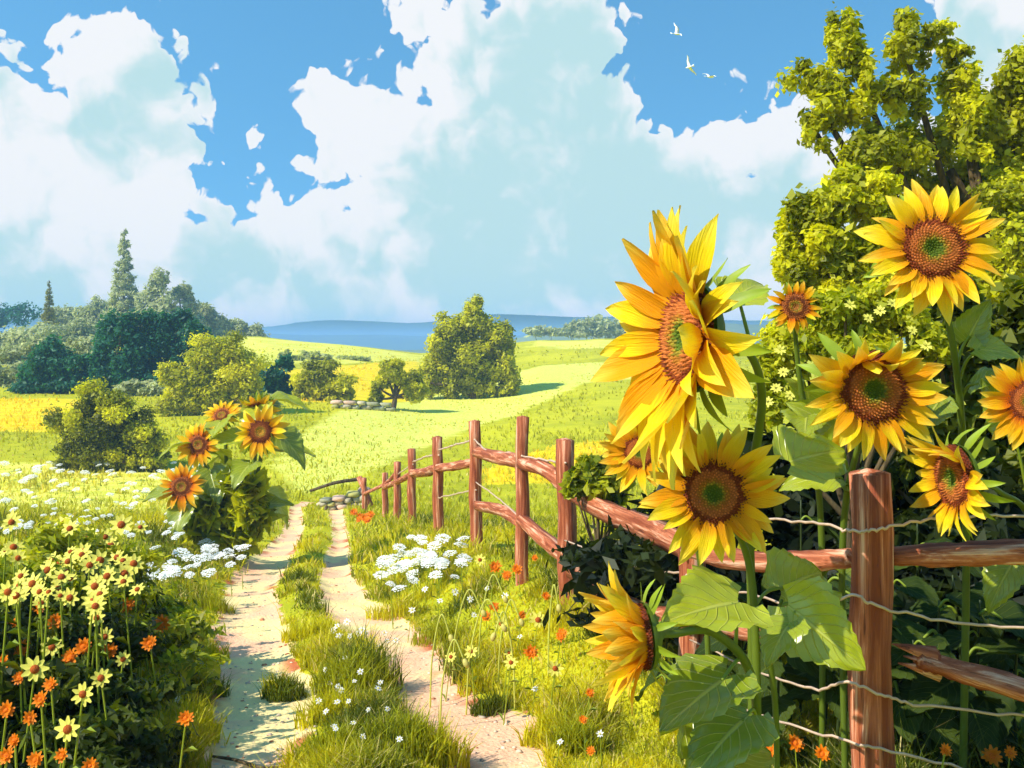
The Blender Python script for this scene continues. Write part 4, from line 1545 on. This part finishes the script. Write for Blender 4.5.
for i, (base, d, lob, lab) in enumerate((
        (292, 84, [(285, 358, 8, 7), (296, 362, 9, 6)], 'grey green shrub in the row, first beyond the dark tree'), (318, 86, [(312, 358, 11, 7), (324, 361, 10, 6)], 'grey green shrub, middle of the row on the pale field'),
        (350, 88, [(343, 360, 10, 6), (358, 361, 12, 6)], 'grey green shrub ending the row near the golden field'), (264, 50, [(262, 402, 9, 12), (270, 414, 8, 10)], 'grey green shrub behind the clump of small sunflowers'))):
    bush_at('shrub', lab, 'shrub', float(d), lob, 1100, 0.42, GREY, 100 + i, base, group='grey green shrubs in the pale field', tr=0.08, per=6)


def conifer(label, px, ytop, ybase, d, wpx, cols, seed, n=4200, tiers=9):
    """Spire of tiered, drooping boughs."""
    x = (px - 512) / F * d
    loc = Vector((x, d, tz(x, d) - 0.1))
    z1 = HC + (HZ - ytop) / F * d
    z0 = HC + (HZ - ybase) / F * d
    r = random.Random(seed)
    cl, limbs = [], []
    for k in range(tiers):
        f = (k + 0.3) / tiers
        z = z1 + (z0 - z1) * f
        w = wpx / F * d * 0.5 * (0.16 + 0.84 * f)
        m = 5 + int(4 * f)
        for j in range(m):
            a = 2 * math.pi * (j + 0.5 * (k % 2)) / m + r.uniform(-0.3, 0.3)
            q = r.uniform(0.5, 0.95) * w
            e = np.array((x + math.cos(a) * q, d + math.sin(a) * q, z - 0.12 * w + r.uniform(-0.6, 0.4) * (z1 - z0) / tiers))
            cl.append((e, np.array((w * 0.40, w * 0.40, (z1 - z0) / tiers * 0.42))))
            if j % 2 == 0:
                limbs.append(e)
        cl.append((np.array((x, d, z)), np.array((w * 0.3, w * 0.3, (z1 - z0) / tiers * 0.5))))
    root = empty('conifer', loc, label, 'tree')
    link('crown', foliage([(c - np.array(loc), q) for c, q in cl], n, wpx / F * d * 0.10, cols, seed, mat=M['far_leaf'], droop=0.6, narrow=0.35, shell=0.2), root)
    mb = MB()
    tube(mb, [tuple(loc), (x, d, (z0 + z1) / 2), (x, d, z1 + 0.02 * (z1 - z0))], [wpx / F * d * 0.05, wpx / F * d * 0.03, 0.03], 7)
    for e in limbs:
        tube(mb, [(x, d, e[2] + 0.1), tuple(e)], [0.05, 0.02], 4)
    mb.build('trunk', [M['bark']], root)


conifer('tall tiered spruce spire, highest tree of the far skyline', 124, 231, 318, 128.0, 33, GREY, 111, 11000, 13)
conifer('short slim olive cypress-shaped conifer at the far left', 49, 281, 324, 110.0, 15, [(0.22, 0.22, 0.010), (0.34, 0.32, 0.012)], 112, 6000, 12)
SKYLINE = 'grey green trees along the far left skyline'
for i, (base, d, lob, lab) in enumerate((
        (20, 150, [(0, 318, 26, 14), (26, 316, 22, 12), (-40, 316, 40, 16)], 'dark low far tree at the left edge of the skyline'),
        (64, 140, [(62, 318, 20, 14), (74, 325, 20, 18)], 'far tree just right of the slim conifer'),
        (92, 132, [(88, 312, 16, 12), (100, 306, 14, 14), (94, 330, 26, 22)], 'rounded far tree left of the spruce spire'),
        (130, 130, [(118, 312, 14, 14), (136, 310, 14, 14), (126, 330, 28, 24)], 'far tree at the foot of the spruce spire'),
        (162, 126, [(161, 282, 12, 14), (152, 296, 16, 16), (170, 304, 18, 18), (160, 325, 30, 26)], 'tall round-headed far tree right of the spruce spire'),
        (184, 128, [(182, 290, 10, 12), (190, 306, 12, 12), (184, 326, 24, 20)], 'thin open far tree with sky showing through its crown'),
        (206, 132, [(204, 314, 14, 12), (214, 326, 18, 16)], 'low round far tree sloping to the right'),
        (240, 140, [(232, 328, 18, 10), (252, 332, 16, 8), (240, 338, 26, 8)], 'last low far tree of the skyline, against the blue hills'),
        (40, 100, [(30, 345, 34, 22), (60, 342, 30, 22), (10, 350, 30, 20)], 'wide grey green tree behind the leftmost dark teal tree'),
        (100, 104, [(86, 345, 22, 22), (140, 344, 30, 18)], 'grey green tree behind the upright dark teal tree'))):
    cols = GREY if i else TEAL
    bush_at('far_tree', lab, 'tree', float(d), lob, 8000, 0.40, cols, 120 + i, base, group=SKYLINE, tr=0.3, per=8, mat=M['far_leaf'], **({'shell': 0.7} if i != 5 else {'shell': 0.8}))
for i, (base, d, lob, lab) in enumerate((
        (14, 62, [(14, 372, 20, 14), (-6, 378, 20, 14), (20, 386, 26, 10)], 'wide grey green bush at the left edge above the golden field'),
        (78, 70, [(70, 352, 20, 16), (90, 348, 18, 20), (84, 372, 16, 18)], 'grey green bush between the two leftmost dark teal trees'),
        (140, 57, [(134, 386, 18, 10), (152, 388, 18, 10), (168, 392, 14, 8)], 'low grey green bush at the foot of the dark teal clump'),
        (18, 76, [(8, 352, 24, 12), (34, 350, 20, 12), (20, 364, 26, 10)], 'grey green bush below the slim conifer'))):
    bush_at('bush', lab, 'bush', float(d), lob, 6000, 0.26, GREY, 150 + i, base, group='grey green bushes around the dark teal clump', tr=0.1, per=7, mat=M['far_leaf'])
for i, (base, d, lob, lab) in enumerate((
        (548, 190, [(540, 330, 16, 6), (556, 331, 14, 6)], 'low far hedge tree at the left of the ridge beyond the slope'),
        (580, 190, [(574, 326, 16, 8), (590, 324, 14, 9), (582, 332, 24, 6)], 'middle far hedge tree on the ridge beside the profile sunflower'),
        (612, 190, [(606, 323, 16, 9), (626, 322, 18, 10), (616, 332, 26, 8)], 'far hedge tree on the ridge touching the profile sunflower petals'),
        (655, 190, [(646, 322, 18, 10), (670, 324, 20, 10)], 'far hedge tree on the ridge hidden behind the profile sunflower'))):
    bush_at('far_tree', lab, 'tree', float(d), lob, 1800, 0.8, GREY, 140 + i, base, group='far hedge trees on the right ridge', tr=0.2, per=7, mat=M['far_leaf'])


# ------------------------------------------------------------------ dry stone walls
def stone(mb, c, sx, sy, sz, col, r):
    V, Q = [], []
    n, m = 8, 5
    for i in range(m + 1):
        th = math.pi * i / m
        for k in range(n):
            a = 2 * math.pi * (k + 0.5) / n
            v = np.array((math.sin(th) * math.cos(a), math.sin(th) * math.sin(a), math.cos(th)))
            v = np.sign(v) * np.abs(v) ** 0.6
            V.append(np.array(c) + v * np.array((sx, sy, sz)) * r.uniform(0.9, 1.08))
    for i in range(m):
        for k in range(n):
            k2 = (k + 1) % n
            Q.append((i * n + k, (i + 1) * n + k, (i + 1) * n + k2, i * n + k2))
    mb.add(V, (), Q, col)


def stone_wall(label, p0, p1, h0, h1, sl, seed, rows=3, th=0.22):
    r = random.Random(seed)
    root = empty('stone_wall', p0, label, 'wall')
    mb = MB()
    p0, p1 = np.array(p0), np.array(p1)
    L = np.linalg.norm(p1 - p0)
    for row in range(rows):
        t = r.uniform(0, 0.5) * sl / L
        while t < 1:
            w = sl * r.uniform(0.6, 1.3)
            h = (h0 + (h1 - h0) * t) / rows
            q = p0 + (p1 - p0) * min(1, t + w / L / 2)
            q[2] = tz(q[0], q[1]) + h * (row + 0.45)
            c = np.array(r.choice([(0.52, 0.44, 0.28), (0.62, 0.42, 0.30), (0.46, 0.42, 0.14), (0.58, 0.54, 0.36), (0.34, 0.33, 0.20)])) * r.uniform(0.8, 1.15)
            stone(mb, q + np.array((0, r.uniform(-.04, .04), 0)), w * 0.52, th * r.uniform(0.8, 1.1), h * 0.56, c, r)
            t += w / L
    mb.build('stones', [M['stone']], root, smooth=True)
    return root, mb


d1 = 25.5
a_, b_ = P(316, 500, d1), P(362, 500, d1)
sw, _ = stone_wall('low dry stone wall with a dark pole laid along its top at the end of the track', (a_.x, d1, tz(a_.x, d1)), (b_.x, d1 + 0.4, tz(b_.x, d1)), 0.28, 0.52, 0.30, 41, 3)
mb = MB()
wood_tube(mb, smooth_line([P(310, 491, d1 - 0.1), P(335, 483, d1), P(360, 479, d1 + 0.3)], 5), [0.035, 0.045, 0.05], 7)
mb.build('pole', [M['bark']], sw)
mb = MB()
wood_tube(mb, [P(359, 477, d1 - .5), P(364, 488, d1 - .6), P(370, 506, d1 - .7)], [0.07, 0.075, 0.08], 8)
tag(mb.build('wooden_stake', [M['wood']]), 'short leaning wooden stake at the right end of the near stone wall', 'stake')
a_, b_ = P(328, 410, 50.5), P(388, 404, 50.5)
stone_wall('far low stone wall running between the two small olive trees', (a_.x, 50.5, tz(a_.x, 50.5)), (b_.x, 51.5, tz(b_.x, 51.5)), 0.40, 0.42, 0.6, 42, 2, 0.25)


# ------------------------------------------------------------------ birds
def bird(label, px, py, d, span, bank, yaw, flap):
    mb = MB()
    s = span / 2
    # body: one lofted spindle, head to tail, with the wings growing out of it
    st = [(0.42, 0.004, 0.0), (0.36, 0.045, 0.01), (0.26, 0.06, 0.01), (0.12, 0.085, 0.0), (-0.08, 0.085, -0.01), (-0.26, 0.045, 0.0), (-0.36, 0.03, 0.005)]
    V, Q = [], []
    for x, r_, z in st:
        for k in range(8):
            a = 2 * math.pi * k / 8
            V.append((x * s, r_ * s * math.cos(a), z * s + r_ * s * math.sin(a) * 0.85))
    for i in range(len(st) - 1):
        for k in range(8):
            k2 = (k + 1) % 8
            Q.append((i * 8 + k, (i + 1) * 8 + k, (i + 1) * 8 + k2, i * 8 + k2))
    mb.add(V, (), Q)
    mb.add([(-0.3 * s, 0.03 * s, 0), (-0.62 * s, 0.13 * s, 0.01 * s), (-0.62 * s, -0.13 * s, 0.01 * s), (-0.3 * s, -0.03 * s, 0), (-0.45 * s, 0, 0.03 * s), (-0.45 * s, 0, -0.02 * s)],
           [(0, 1, 4), (1, 2, 4), (2, 3, 4), (0, 5, 1), (1, 5, 2), (2, 5, 3)])
    for sg in (-1, 1):
        W_, Q = [], []
        prof = [(0.05, 0.20, 0.0), (0.30, 0.19, 0.10), (0.52, 0.15, 0.15), (0.78, 0.09, 0.13), (1.0, 0.015, 0.08)]
        for y, ch, zz in prof:
            x0 = 0.14 + 0.10 * math.sin(math.pi * min(1, y * 1.3)) - 0.42 * max(0, y - 0.45)
            z = (zz + flap * y) * s
            for x, dz in ((x0, 0.0), (x0 - ch * 0.9, 0.018), (x0 - ch * 1.9, 0.0), (x0 - ch * 0.9, -0.012)):
                W_.append((x * s, sg * y * s, z + dz * s))
        for i in range(4):
            for k in range(4):
                k2 = (k + 1) % 4
                Q.append((i * 4 + k, i * 4 + k2, (i + 1) * 4 + k2, (i + 1) * 4 + k) if sg < 0 else (i * 4 + k2, i * 4 + k, (i + 1) * 4 + k, (i + 1) * 4 + k2))
        mb.add(W_, (), Q)
    o = tag(mb.build('bird', [M['feather']]), label, 'bird', 'white birds gliding in the blue')
    o.location = P(px, py, d)
    o.rotation_euler = (bank, 0, yaw)


bird('white bird with both wings spread, highest in the blue sky', 677, 34, 44.0, 1.05, R(48), R(20), 0.35)
bird('white bird banking with one wing shown, middle of the three', 689, 67, 44.0, 1.0, R(55), R(125), 0.2)
bird('white bird seen edge-on as a thin sliver, lowest of the three', 710, 77, 44.0, 1.05, R(20), R(25), 0.05)


# ------------------------------------------------------------------ small flowers
def bloom_mesh(kind, seed):
    """A little open flower of radius 1 facing +Z; material colours in Col."""
    r = random.Random(seed)
    mb = MB()
    if kind == 'umbel':                         # lacy head of many tiny white florets
        for j in range(34):
            q, a = math.sqrt((j + .5) / 34), j * 2.4
            c = np.array((q * math.cos(a), q * math.sin(a), 0.22 * (1 - q * q) + r.uniform(-.06, .06)))
            s = r.uniform(0.13, 0.22)
            vv = [c + s * np.array((math.cos(k * 1.2566 + j), math.sin(k * 1.2566 + j), r.uniform(-.2, .25))) for k in range(5)] + [c + np.array((0, 0, 0.05))]
            mb.add(vv, [(k, (k + 1) % 5, 5) for k in range(5)], (), np.array((0.86, 0.87, 0.85)) * r.uniform(0.9, 1.05))
        return mb, None
    np_, wd, pc, cc, ch, cup = {'daisy': (9, 0.72, (0.86, 0.78, 0.13), (0.40, 0.085, 0.012), 0.34, 0.15), 'marigold': (11, 0.68, (0.88, 0.25, 0.008), (0.72, 0.15, 0.006), 0.36, 0.32),
                                'white': (7, 0.75, (0.88, 0.88, 0.84), (0.80, 0.66, 0.12), 0.28, 0.1)}[kind]
    for ring in range(2 if kind == 'marigold' else 1):
        for k in range(np_):
            a = 2 * math.pi * (k + 0.5 * ring) / np_ + r.uniform(-.12, .12)
            L, up = r.uniform(0.85, 1.1) * (0.75 if ring else 1), cup + r.uniform(-.15, .2) + 0.4 * ring
            ca, sa = math.cos(a), math.sin(a)
            w = wd * 0.5 * 0.62
            pts = [(0.12, 0, 0), (0.55, w, 0.02), (1.0, w * 0.35, -0.05), (1.0, -w * 0.35, -0.05), (0.55, -w, 0.02), (0.6, 0, -0.06)]
            vv = []
            for x, y, z in pts:
                x, z = x * L * math.cos(up) - z * math.sin(up), x * L * math.sin(up) + z
                vv.append((x * ca - y * sa, x * sa + y * ca, z))
            mb.add(vv, [(0, 1, 5), (1, 2, 5), (2, 3, 5), (3, 4, 5), (4, 0, 5)], (), np.array(pc) * r.uniform(0.82, 1.08))
    cb = MB()
    V, T = [], []
    for i in range(4):
        q, z = ((1.0, 0.0), (0.92, 0.4), (0.6, 0.75), (0.0, 0.9))[i]
        for k in range(10):
            a = 2 * math.pi * k / 10
            V.append((q * ch * math.cos(a), q * ch * math.sin(a), z * ch + 0.03))
    cb.add(V, (), [(i * 10 + k, i * 10 + (k + 1) % 10, (i + 1) * 10 + (k + 1) % 10, (i + 1) * 10 + k) for i in range(3) for k in range(10)], cc)
    return mb, cb


BLOOMS = {}
for kd in ('daisy', 'marigold', 'white', 'umbel'):
    BLOOMS[kd] = []
    for q in range(4):
        b, c = bloom_mesh(kd, 50 + q)
        BLOOMS[kd].append((b.mesh('bloom', [M['bloom']]), c.mesh('flower_center', [M['floret']]) if c else None))


def stem_mesh(seed, lv=2):
    """Unit-high thin stem with a few blades."""
    r = random.Random(seed)
    mb = MB()
    bx, by = r.uniform(-.22, .22), r.uniform(-.15, .15)
    ln = smooth_line([(-bx, -by, 0), (-bx * 0.5, -by * 0.5, 0.5), (0, 0, 1)], 5)
    tube(mb, ln, [0.016, 0.010], 5, (0.30, 0.36, 0.02))
    for k in range(lv):
        i = r.randrange(1, 8)
        b = np.array(ln[i])
        a = r.uniform(0, 6.28)
        L = r.uniform(0.2, 0.34)
        dv, sv = np.array((math.cos(a), math.sin(a), 0.5)), np.array((-math.sin(a), math.cos(a), 0))
        mb.add([b, b + dv * L * .5 + sv * .035, b + dv * L + np.array((0, 0, -.08)), b + dv * L * .5 - sv * .035], [(0, 1, 2), (0, 2, 3)], (), np.array((0.20, 0.26, 0.012)) * r.uniform(0.7, 1.4))
    return mb.mesh('stem', [M['green']])


STEMS = [stem_mesh(70 + i) for i in range(5)]
N_FLOWERS = 0


def flower(kind, px, py, rpx, label, cat, group, height=None, face=None, name=None, d=None):
    """A small flower of its own: Empty at its foot > stem, bloom (> flower_center)."""
    global N_FLOWERS
    h = height if height is not None else rnd.uniform(0.2, 0.4)
    if d is None:
        x, d = on_ground(px, py, h)
    else:
        x = (px - 512) / F * d
        h = max(0.05, HC + (HZ - py) / F * d - tz(x, d))
    z = tz(x, d)
    root = empty(name or {'daisy': 'yellow_daisy', 'marigold': 'orange_flower', 'white': 'white_flower', 'umbel': 'white_umbel'}[kind], (x, d, z - 0.02), label, cat, group)
    st = link('stem', STEMS[rnd.randrange(len(STEMS))], root)
    sc = max(1.0, d / 5)
    st.scale = (h * 0.8 if h < 0.4 else 0.35, h * 0.8 if h < 0.4 else 0.35, h + 0.02)
    bm, cm = BLOOMS[kind][rnd.randrange(4)]
    r = rpx / F * d
    f = face or (rnd.uniform(-0.5, 0.4), rnd.uniform(-0.9, -0.35), rnd.uniform(0.3, 0.9))
    if kind == 'umbel':
        f = (rnd.uniform(-.3, .3), rnd.uniform(-.5, -.1), 1)
    B = Matrix.Translation((0, 0, h + 0.02)) @ basis(f, rnd.uniform(0, 6)) @ Matrix.Scale(r, 4)
    bo = child('bloom', bm, root, B)
    if cm:
        child('flower_center', cm, bo, Matrix.Identity(4))
    N_FLOWERS += 1
    return root


# left foreground: dark leafy clump starred with yellow daisies and orange flowers
def left_clump():
    lob = []
    r = random.Random(9)
    for px, py, w, hh in ((10, 575, 50, .62), (45, 560, 50, .62), (80, 560, 45, .60), (110, 560, 40, .58), (130, 585, 30, .50), (15, 620, 60, .5), (60, 615, 60, .52), (100, 620, 60, .5), (-30, 640, 50, .5),
                          (10, 680, 60, .40), (60, 680, 60, .42), (110, 680, 50, .38), (20, 735, 60, .30), (70, 740, 60, .32), (120, 735, 50, .26), (-50, 600, 60, .6), (-60, 680, 60, .45)):
        x, d = on_ground(px, py, hh)
        z = tz(x, d)
        q = w / F * d * 0.8
        for k in range(3):
            lob.append((np.array((x + r.uniform(-.05, .05), d + 0.25 + r.uniform(-.1, .1), z + hh * 0.8 * (k + 0.5) / 3)), np.array((q, q, hh * 0.22))))
    cl = split_lobes(lob, 73, 6, (0.35, 0.6))
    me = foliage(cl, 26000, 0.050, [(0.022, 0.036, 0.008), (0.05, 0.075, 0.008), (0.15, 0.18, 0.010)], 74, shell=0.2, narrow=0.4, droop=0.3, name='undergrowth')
    tag(link('undergrowth', me), kind='stuff')


left_clump()
shrub('leafy_plant', 'broad leaved green plant at the foot of the small sunflowers', 'plant', 236, 12.3,
      [(232, 478, 16, 12), (252, 486, 16, 12), (212, 506, 16, 14), (240, 510, 20, 14), (256, 512, 12, 14), (222, 532, 20, 10), (244, 536, 18, 8), (200, 526, 14, 10)], 1500, 0.30, [(0.18, 0.22, 0.010), (0.40, 0.42, 0.012), (0.62, 0.60, 0.014)], 67, 6, tr=0.03, narrow=0.6, tail=0.35)
def bright_clump():
    lob = []
    r = random.Random(12)
    for px, py, w, hh in ((0, 560, 40, .5), (40, 545, 40, .56), (80, 550, 40, .55), (115, 565, 36, .52), (25, 590, 44, .48), (70, 592, 44, .48), (115, 600, 40, .44), (-40, 580, 60, .5), (150, 600, 36, .34), (170, 630, 40, .28), (185, 660, 36, .24), (160, 610, 30, .3)):
        x, d = on_ground(px, py, hh)
        q = w / F * d
        for k in range(2):
            lob.append((np.array((x + r.uniform(-.05, .05), d + 0.1, tz(x, d) + hh * (0.45 + 0.5 * k))), np.array((q, q, hh * 0.3))))
    cl = split_lobes(lob, 76, 6, (0.35, 0.6))
    me = foliage(cl, 12000, 0.065, [(0.10, 0.14, 0.010), (0.34, 0.37, 0.014), (0.62, 0.58, 0.03)], 77, shell=0.2, narrow=0.34, droop=-0.3, name='undergrowth')
    tag(link('undergrowth', me), kind='stuff')


bright_clump()
GD = 'yellow daisies in the left foreground'
GO = 'orange flowers in the left foreground'
for px, py, rp, lab in ((15, 686, 0, ''), (52, 651, 10, 'pale yellow daisy with red heart at the top of the dark clump'), (35, 679, 13, 'ragged pale yellow daisy with red heart in the dark clump'), (97, 622, 9, 'yellow daisy below the bright yellow mass of the clump'),
                        (105, 641, 9, 'narrow yellow daisy under a pale curved stalk'), (123, 662, 8, 'half closed pale daisy at the tip of a long arching stalk'), (101, 684, 10, 'oval yellow daisy seen aslant in the dark clump'), (83, 703, 11, 'yellow daisy hanging from an arching stalk'), (68, 733, 13, 'lowest pale yellow daisy of the dark clump'), (70, 604, 10, 'yellow daisy at the foot of the bright mass')):
    if rp:
        flower('daisy', px, py, rp * 1.05, lab, 'flower', GD, 0.44 if py > 640 else 0.55, (rnd.uniform(-.3, .3), -0.9, 0.35))
for k in range(52):
    px, py = rnd.uniform(-4, 142), rnd.uniform(524, 612)
    flower('daisy', px, py, rnd.uniform(6.5, 12), 'pale yellow daisy in the thick blooming mass at the left edge', 'flower', 'massed yellow daisies at the left edge', rnd.uniform(0.52, 0.72))
for px, py in ((21, 653), (20, 686), (41, 708), (30, 723), (15, 741), (7, 716), (7, 760), (36, 761), (62, 758), (51, 697), (71, 662), (84, 652), (39, 611), (127, 604), (138, 606), (139, 635), (162, 623), (186, 710), (3, 668), (90, 758), (12, 630), (55, 628), (110, 655), (150, 648)):
    flower('marigold', px, py, rnd.uniform(7.5, 10), 'small round orange flower against the dark leaves at lower left', 'flower', GO, rnd.uniform(0.36, 0.46), (rnd.uniform(-.3, .3), -0.85, 0.5))
for px, py in ((119, 730), (140, 734), (107, 751), (125, 754), (140, 753), (104, 735), (170, 690), (178, 700), (163, 683), (150, 697)):
    flower('white', px, py, rnd.uniform(3.5, 5), 'small white flower low in the grass beside the left wheel track', 'flower', 'small white flowers low by the left track', rnd.uniform(0.08, 0.16))

# drifts of white and pale blue-white lace flowers
GW = 'white lace flowers left of the track'
for k in range(46):
    t = rnd.random()
    px = 138 + 112 * t + rnd.uniform(-8, 8)
    py = 580 - 42 * t + rnd.gauss(0, 9)
    flower('umbel', px, py, rnd.uniform(4.5, 8), 'white lace flower in the drift left of the wheel tracks', 'flower', GW, rnd.uniform(0.18, 0.36))
for k in range(52):
    t = rnd.random()
    px = 382 + 82 * t + rnd.uniform(-10, 10)
    py = 566 - 14 * t + rnd.gauss(0, 9)
    flower('umbel', px, py, rnd.uniform(4.5, 8), 'white lace flower in the drift beside the leaning fence posts', 'flower', 'white lace flowers right of the track', rnd.uniform(0.18, 0.36))
for k in range(135):
    px, py = rnd.uniform(-5, 205), rnd.uniform(462, 535)
    if py > 470 + 0.2 * px or True:
        flower('umbel', px, py, rnd.uniform(2.6, 4.8), 'white lace flower scattered over the pale left meadow', 'flower', 'white flowers in the left meadow', rnd.uniform(0.2, 0.35))

GR = 'orange and yellow flowers on the right bank'
for px, py, kd, rp in ((538, 625, 'daisy', 9), (531, 651, 'marigold', 8), (555, 671, 'daisy', 8.5), (561, 635, 'marigold', 6), (511, 659, 'daisy', 7), (471, 645, 'daisy', 7), (451, 649, 'daisy', 6), (486, 621, 'marigold', 6), (501, 628, 'daisy', 7), (494, 610, 'marigold', 6),
                       (522, 619, 'marigold', 5), (509, 651, 'daisy', 5), (591, 746, 'marigold', 5), (495, 571, 'marigold', 7), (507, 581, 'marigold', 6), (480, 560, 'daisy', 6), (517, 575, 'marigold', 6), (546, 597, 'marigold', 5), (562, 634, 'marigold', 6), (535, 560, 'marigold', 4),
                       (590, 690, 'marigold', 5), (583, 720, 'marigold', 5), (795, 748, 'marigold', 10), (822, 757, 'marigold', 9), (992, 760, 'marigold', 11), (770, 752, 'marigold', 9), (1010, 752, 'marigold', 7), (945, 756, 'marigold', 7)):
    flower(kd, px, py, rp, ('yellow daisy with orange heart on the bank below the fence' if kd == 'daisy' else 'small orange flower on the bank below the fence'), 'flower', GR, rnd.uniform(0.18, 0.34), (rnd.uniform(-.3, .3), -0.8, 0.6))
for px, py in ((474, 618), (440, 600), (455, 590), (470, 600), (505, 600), (487, 592), (412, 606), (425, 588), (520, 640), (535, 690), (560, 740), (600, 730)):
    flower('white', px, py, rnd.uniform(2.8, 4.2), 'tiny white flower in the grass right of the track', 'flower', 'tiny white flowers right of the track', rnd.uniform(0.1, 0.25))
for k in range(40):
    px, py = rnd.uniform(315, 400), rnd.uniform(612, 764)
    flower('white', px, py, rnd.uniform(2.6, 4.4), 'tiny cream flower in the grassy strip between the tracks', 'flower', 'tiny cream flowers between the tracks', rnd.uniform(0.05, 0.14))
for k in range(7):
    flower('marigold', 362 + rnd.uniform(-14, 14), 516 + rnd.uniform(-5, 6), rnd.uniform(3.5, 5), 'orange flower in the cluster below the near stone wall', 'flower', 'orange flowers by the stone wall', 0.2)
for px, py in ((880, 311), (892, 303), (912, 330), (868, 318), (926, 346), (900, 345), (783, 372), (776, 388), (790, 395), (768, 402), (780, 350), (850, 305)):
    bm, cm = BLOOMS['daisy'][rnd.randrange(4)]
    child('blossom', bm, BRIGHT_BUSH, Matrix.Translation(P(px, py, 4.35) - BRIGHT_BUSH.location) @ basis((rnd.uniform(-.4, .2), -0.85, 0.5)) @ Matrix.Scale(6 / F * 4.35, 4))


# pale arching stalks with nodding buds, and a stick on the track
def arch(px, py, d, dx, hpx, label):
    x = (px - 512) / F * d
    z = tz(x, d)
    root = empty('nodding_stalk', (x, d, z - 0.02), label, 'stalk', 'pale arching stalks with nodding buds')
    k = d / F
    top = np.array((x + dx * k * 0.55, d, z + hpx * k))
    tip = np.array((x + dx * k, d - 0.02, z + hpx * k * 0.80))
    mb = MB()
    ln = smooth_line([(x, d, z - 0.02), (x + dx * k * 0.12, d, z + hpx * k * 0.55), top, tip], 7)
    tube(mb, ln, [0.005, 0.0045, 0.004], 6, (0.62, 0.62, 0.10))
    mb.build('stem', [M['green']], root)
    mb = MB()
    e = ln[-1] - ln[-2]
    e /= np.linalg.norm(e)
    tube(mb, [tip, tip + e * 0.012, tip + e * 0.03, tip + e * 0.045], [0.006, 0.014, 0.016, 0.006], 8, (0.72, 0.62, 0.16))
    mb.build('bud', [M['bloom']], root)


for px, py_top, d, dx in ((452, 590, 5.8, 30), (466, 600, 5.2, 36), (498, 600, 5.6, 22), (515, 612, 5.2, -20), (440, 640, 4.9, 24), (548, 585, 5.6, 10), (430, 615, 5.4, 20), (478, 575, 5.9, 26)):
    x = (px - 512) / F * d
    hp = (HZ - (tz(x, d) - HC) / d * F) - py_top
    arch(px, py_top, d, dx, max(25, hp), 'pale arching stalk with a nodding bud ' + ('on the bank right of the track' if px > 300 else 'among the flowers left of the track'))
mb = MB()
pts = [on_ground(px, py) for px, py in ((212, 752), (238, 757), (262, 762), (296, 766))]
tube(mb, smooth_line([(x, d, tz(x, d) + 0.012) for x, d in pts], 5), [0.006, 0.008, 0.004], 7, (1, 1, 1), 0, 0.15)
tag(mb.build('stick', [M['bark']]), 'thin dark stick lying across the left wheel track', 'stick')
